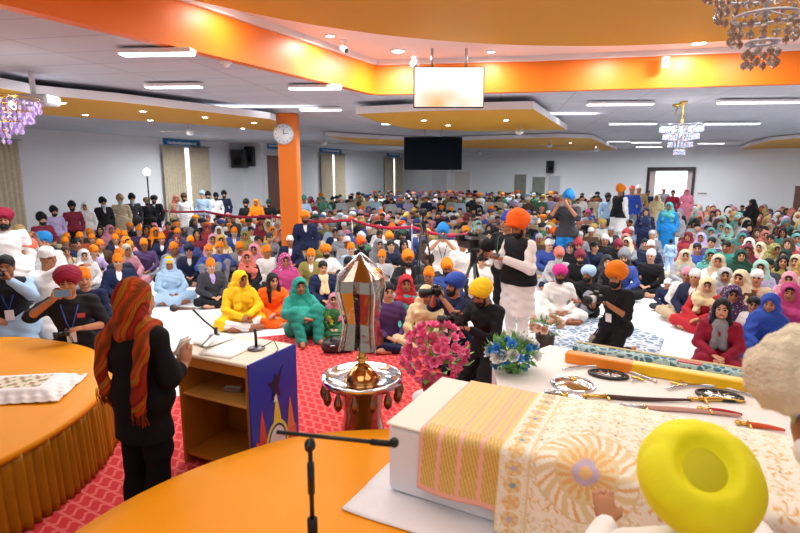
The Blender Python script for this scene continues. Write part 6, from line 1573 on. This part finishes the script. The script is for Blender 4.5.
# chairs for the people along the wall (one built, the rest copied)
chm = mat('chair_plastic', '3d4350', .5)
CH0 = thing('plastic_chair', 'dark stacking chair under a person along the left wall', 'chair', (0, 0, -50), group='dark chairs along the left wall')
MB().box((0, 0, .43), (.44, .42, .03), 0, None, .012).obj('seat', chm, CH0); MB().box((0, .23, .70), (.42, .03, .34), 0, None, .012).obj('backrest', chm, CH0)
for sx in (-.19, .19):
    MB().tube([(sx, -.18, .42), (sx * 1.08, -.2, 0.0)], .013).obj('leg', M['brushed'], CH0); MB().tube([(sx, .22, .8), (sx, .2, .42), (sx * 1.08, .24, 0.0)], .013).obj('leg', M['brushed'], CH0)
usedch = False
def clear(x, y, d):
    for p in PLACED:
        if (p[0] - x) ** 2 + (p[1] - y) ** 2 < d * d: return False
    return True
def build_entry(e, group=None):
    global usedch
    pose = e['pose'] or ('tuck' if e['tk'] == 'gown' and rnd.random() < .6 else None) or rnd.choice(['cross', 'cross', 'cross', 'lean', 'knees'] + (['phone'] if rnd.random() < .12 else []))
    J = POSE[pose]; sc_ = e['sc'] or rnd.uniform(.95, 1.04)
    hz = J['H'][2]
    if e['D'] is not None:
        p = atD(e['u'], e['v'], e['D']); sc_ = p.z / hz
        base = 0.0
        if pose == 'chair' and sc_ > 1.08: base = p.z - hz * 1.04; sc_ = 1.04
        if pose in ('stand', 'photo') and e['lab'] and 'child' in e['lab']: sc_ = max(.5, sc_)
    else: p = at(e['u'], e['v'], hz * sc_); base = 0.0
    if pose == 'chair' and base > .12:       # tall in the photograph: standing
        pose = 'stand'; J = POSE['stand']; hz = J['H'][2]; sc_ = p.z / hz; base = 0
    rz = e['rz'] if e['rz'] is not None else face_to(.6 - p.x, 2.8 - p.y) + rnd.uniform(-.3, .3)
    off = Matrix.Rotation(rz, 3, 'Z') @ (Vector(J['H']) * sc_)
    x, y = p.x - off.x, p.y - off.y
    if e['g'] == 'D' and e['lab'] and 'yellow head cloth' in e['lab']: g = [('dupatta', 'light_blue'), ('bandana', 'yellow')]
    else: g = gears(e['g'], e['gc'])
    if e['lab'] and 'maroon top and grey scarf' in e['lab']: g = g + [('neck_scarf', 'grey')]
    if e['lab'] and 'pale scarf' in e['lab']: g = g + [('neck_scarf', 'cream')]
    o = person(pose, (x, y, 0.004 + base), rz, g, e['tk'], dict(top=e['tc'], inner=e['inner'] or 'white', kurta=e['tc'] if e['tk'] == 'kurta' else 'white', trousers=e['tr'] or rnd.choice(['dark_grey', 'black', 'navy', 'grey', 'beige'])), e['lab'] or '', group=group, h=e['h'], scale=sc_,
               pat=e['pat'] or ('flower_cloth' if e['tk'] == 'gown' and rnd.random() < .16 and not e['lab'] else None))
    if e['tk'] == 'vest' or e['tk'] == 'jacket': pass
    if pose == 'chair':
        if not usedch: c = CH0; usedch = True
        else: c = copy_tree(CH0)
        c.location = (x, y, base + .004); c.rotation_euler = (0, 0, rz); c.scale = (sc_,) * 3
    PLACED.append((x, y, e['gc'], e['tc'], e['u'], e['v']))
    return o, e
CROWD = []
_colr = colr
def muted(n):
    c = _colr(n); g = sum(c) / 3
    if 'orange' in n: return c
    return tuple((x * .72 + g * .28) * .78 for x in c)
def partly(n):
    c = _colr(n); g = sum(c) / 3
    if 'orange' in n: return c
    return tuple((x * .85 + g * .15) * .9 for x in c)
for e in ENT:
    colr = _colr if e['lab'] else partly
    CROWD.append(build_entry(e))
# --- fill the rest of the hall: rows of seated people, nearest 300 as persons, the others as one far crowd
def inside(x, y):
    # left of wall lines -> outside
    def side(p, q): return (q[0] - p[0]) * (y - p[1]) - (q[1] - p[1]) * (x - p[0])
    m = .55
    for p, q in ((A, B), (B2, Cc), (Cc, Dd)):
        L = math.hypot(q[0] - p[0], q[1] - p[1])
        if side(p, q) / L > -m: return False
    return x < 18.8
def in_poly(u, v, P):
    c = False; n = len(P)
    for i in range(n):
        (x1, y1), (x2, y2) = P[i], P[(i + 1) % n]
        if (y1 > v) != (y2 > v) and u < (x2 - x1) * (v - y1) / (y2 - y1) + x1: c = not c
    return c
AISLE = [(640, 262), (655, 250), (664, 236), (676, 236), (684, 262), (672, 290), (690, 318), (705, 345), (740, 362), (800, 400), (560, 400), (535, 318), (606, 316), (612, 306), (632, 300), (640, 285)]
def pick(u, y):
    r = rnd.random()
    if u > 672:      # women's side
        g = rnd.choice(['D', 'D', 'D', 'd', 'D', 'D', 'L', 'N'])
        c = rnd.choice(['cream', 'pink', 'beige', 'lilac', 'coral', 'olive', 'maroon', 'white', 'teal', 'rust', 'mustard', 'silver', 'purple', 'turquoise', 'brown', 'mint', 'magenta', 'red', 'dark_green'])
        t_ = rnd.choice(['beige', 'pink', 'maroon', 'red', 'teal', 'olive', 'lilac', 'purple', 'green', 'navy', 'brown', 'coral', 'cream', 'black', 'mustard', 'rust', 'grey', 'dark_green', 'silver'])
        return (g, 'black' if g in 'LN' else c, 'gown', t_)
    if u < 300 and y < 17:
        if r < .38: return ('B', 'orange', rnd.choice(['jacket', 'shirt']), rnd.choice(['navy', 'dark_grey', 'blue', 'grey', 'white', 'brown', 'black']))
        if r < .75: return (rnd.choice('DDdL'), rnd.choice(['coral', 'pink', 'red', 'white', 'maroon', 'orange', 'cream']), 'gown', rnd.choice(['pink', 'red', 'black', 'coral', 'purple', 'white', 'maroon', 'teal']))
        return ('N', 'black', 'shirt', rnd.choice(['navy', 'grey', 'white', 'black', 'red']))
    g = rnd.choice(['T', 'T', 'T', 'R', 'N', 'N', 'N', 'C', 'C', 'D', 'b', 't', 't'])
    c = {'N': 'black', 'C': rnd.choice(['white', 'silver', 'navy'])}.get(g) or rnd.choice(['navy', 'black', 'black', 'white', 'grey', 'maroon', 'orange', 'yellow', 'blue', 'red', 'coral', 'light_blue', 'dark_green', 'purple', 'bright_orange', 'dark_grey', 'pink', 'olive'])
    t_ = rnd.choice(['white', 'white', 'silver', 'navy', 'black', 'grey', 'light_blue', 'dark_grey', 'lilac', 'blue', 'maroon', 'beige', 'olive', 'brown', 'cream', 'green'])
    return (g, c, rnd.choice(['shirt', 'shirt', 'kurta', 'jacket']) if g not in 'D' else 'gown', t_)
cand = []
yy = 8.6; row = 0
while yy < 37.5:
    st = .74 if yy < 16 else .78
    x = -14 + (row % 2) * .37
    while x < 19:
        X, Y = x + rnd.uniform(-.14, .14), yy + rnd.uniform(-.14, .14)
        x += st
        if not inside(X, Y): continue
        u, v = px((X, Y, .76)); ug, vg = px((X, Y, 0))
        if u < -15 or u > 815 or in_poly(ug, vg, AISLE) or in_poly(u, v + 4, AISLE[:1] + AISLE[1:]): continue
        if 632 < ug < 690 and 12 < Y < 20.5: continue            # aisle in front of the doorway
        if (X - pb.x) ** 2 + (Y - pb.y) ** 2 < .9: continue
        if abs(u - 423) < 10 and abs(Y - 9.2) < .6: continue
        # the nearest rows are all placed by hand
        if u < 130 and Y < 10.5: continue
        if 130 <= u < 640 and v > 243: continue
        if u >= 640 and v > 262 and u < 730: continue
        if v > 285: continue
        if not clear(X, Y, .52): continue
        cand.append((X, Y, u, v))
    yy += st * .92; row += 1
rnd.shuffle(cand); cand.sort(key=lambda c: round(c[1] * 1.5))
n_hand = len([1 for e in ENT]) + 18
near = cand[:max(0, 300 - n_hand)]; far = cand[len(near):]
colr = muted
for X, Y, u, v in near:
    g, gc, tk, tc = pick(u, Y)
    CROWD.append(build_entry(dict(u=u, v=v, g=g, gc=gc, tk=tk, tc=tc, pose=None, D=None, lab=None, sc=None, rz=None, inner=None, tr=None, h=.014, pat=None)))
# labels that single each person out
def look(e):
    hc = words_(e['gc']); gname = GN[e['g']]
    if e['g'] == 'N': a = 'short %s hair' % hc
    elif e['g'] == 'L': a = 'long %s hair' % hc
    else: a = '%s %s' % (hc, gname)
    k = {'gown': 'dress', 'kurta': 'kurta', 'tee': 'T-shirt', 'vest': 'waistcoat'}.get(e['tk'], e['tk'])
    return a, '%s %s' % (words_(e['tc']), k)
def zone(u, v):
    for lim, nm in ((60, 'near the edge curtain'), (125, 'below the stand light'), (160, 'below the stand light'), (215, 'below the double curtains'), (262, 'below the wall speakers'), (300, 'beside the orange pillar'), (350, 'below the lone curtain'), (400, 'near the metal lantern'), (465, 'below the black screen'),
                    (530, 'behind the video camera'), (600, 'by the grey T-shirt photographer'), (645, 'by the standing waistcoat'), (700, 'in front of the doorway'), (760, 'near the black hood'), (900, 'near the corner door')):
        if u < lim: return nm
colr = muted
used = set(o['label'] for o, e in CROWD if e['lab'])
ALLE = [(e['u'], e['v'], e) for o, e in CROWD]
def colour_word(e): return look(e)[0]
share = {}
for o, e in CROWD:
    if e['lab']: continue
    a, b = look(e); base = 'person with %s and %s' % (a, b); z = zone(e['u'], e['v'])
    nb = sorted(((q[0] - e['u']) ** 2 + (q[1] - e['v']) ** 2 * 2, q) for q in ((x, y, w) for x, y, w in ALLE if w is not e) if True)[:7] if False else sorted([((x - e['u']) ** 2 + 2 * (y - e['v']) ** 2, x, y, id(w), w) for x, y, w in ALLE if w is not e])[:7]
    opts = [base + ', ' + z]
    for d, x, y, _, w in nb:
        rel = 'behind' if y > e['v'] + 3 else ('in front of' if y < e['v'] - 3 else 'beside')
        n_ = look(w)[0]
        opts.append('%s, %s %s' % (base, rel, n_))
    for d, x, y, _, w in nb:
        rel = 'behind' if y > e['v'] + 3 else ('before' if y < e['v'] - 3 else 'beside')
        opts.append('%s and %s, %s %s, %s' % (a, b, rel, look(w)[1], z))
    for w1 in nb:
        for w2 in nb:
            if w1 is w2: continue
            opts.append('%s, %s, between %s and %s' % (a, b, look(w1[4])[0], look(w2[4])[0]))
    for c in opts:
        if c not in used and 4 <= len(c.replace(',', ' ').split()) <= 16: break
    used.add(c); o['label'] = c
for o, e in CROWD: o['group'] = 'congregation'
# --- the far crowd: one object
def lowpoly(pose, gk, h=.05):
    J = POSE[pose]; parts = []
    S = Field(*bounds(J, .25), h); torso(S, J, .03); arms(S, J, .025, fore=.9); legs(S, J, .03); V, Q = S.polys(); parts.append((V, Q, 1))
    S = Field(J['H'] - .25, J['H'] + .25, .036); S.ell(J['H'] + A3(0, -.02, -.02), (.085, .095, .115), k=.02); V, Q = S.polys(); parts.append((V, Q, 0))
    S = Field(J['H'] - A3(.3, .3, .45), J['H'] + .3, .034)
    if gk == 'turban': S.ell(J['H'] + A3(0, .02, .09), (.13, .145, .10), k=.02)
    elif gk == 'cap': S.ell(J['H'] + A3(0, .02, .05), (.1, .115, .09), k=.02)
    else: S.ell(J['H'] + A3(0, .035, .03), (.11, .12, .125), k=.03); S.cap(J['H'] + A3(0, .05, -.05), J['H'] + A3(0, .05, -.25), .13, .17, k=.06)
    V, Q = S.polys(); parts.append((V, Q, 2)); return parts
LP = {k: lowpoly('cross', k) for k in ('turban', 'cap', 'scarf')}; LPC = {k: lowpoly('chair', k) for k in ('turban', 'cap', 'scarf')}
VV, QQ, CC = [], [], []; nv = 0
print('near', len(near), 'far', len(far), 'hand', n_hand)
for X, Y, u, v in far:
    g, gc, tk, tc = pick(u, Y); gk = 'turban' if g in 'TtRW' else ('scarf' if g in 'DdHL' else 'cap')
    src = LPC if (Y > 24 and u < 600 and rnd.random() < .55) else LP
    rz = face_to(.6 - X, 2.8 - Y) + rnd.uniform(-.5, .5); c_, s_ = math.cos(rz), math.sin(rz); sc_ = rnd.uniform(.92, 1.08)
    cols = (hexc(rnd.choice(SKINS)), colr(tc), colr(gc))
    for V, Q, role in src[gk]:
        W = np.empty_like(V); W[:, 0] = (V[:, 0] * c_ - V[:, 1] * s_) * sc_ + X; W[:, 1] = (V[:, 0] * s_ + V[:, 1] * c_) * sc_ + Y; W[:, 2] = V[:, 2] * sc_
        VV.append(W); QQ.append(Q + nv); CC.append(np.tile(np.array([*cols[role], 1], np.float32), (len(V), 1))); nv += len(V)
me = mesh_from('far_crowd', np.concatenate(VV), np.concatenate(QQ), [attr_mat('crowd_colours', .8)], None, True)
ca = me.color_attributes.new('pattern', 'FLOAT_COLOR', 'POINT'); ca.data.foreach_set('color', np.concatenate(CC).ravel())
link('crowd', me, kind='stuff', label='mass of small seated people filling the rear of the hall', cat='crowd')
# red tie, bags among the crowd
p = at(748, 291, .55); t = thing('red_bag', 'red folded bag on a lap behind the royal blue hood', 'bag', (p.x, p.y, .50), (0, 0, .1)); MB().box((0, 0, .04), (.42, .2, .08), 0, None, .03).obj('bag_body', mat('red_bag_cloth', 'c8302c', .7, bump=.2), t); MB().box((0, -.08, .085), (.4, .02, .02), 0, None, .005).obj('orange_edge', mat('orange_edging', 'f0842c', .6), t)
p = at(716, 350, .08); t = thing('pink_bottle', 'small pink bottle standing before the maroon dress', 'bottle', (p.x, p.y - .05, .005)); MB().lathe([(0, 0), (.04, 0), (.042, .1), (.03, .12), (.02, .125)], n=18).obj('bottle_body', mat('pink_plastic', 'e0559a', .3), t); MB().lathe([(0, .15), (.022, .15), (.022, .12)], n=14).obj('cap', M['gloss_white'], t)
sc.view_settings.exposure = -0.12
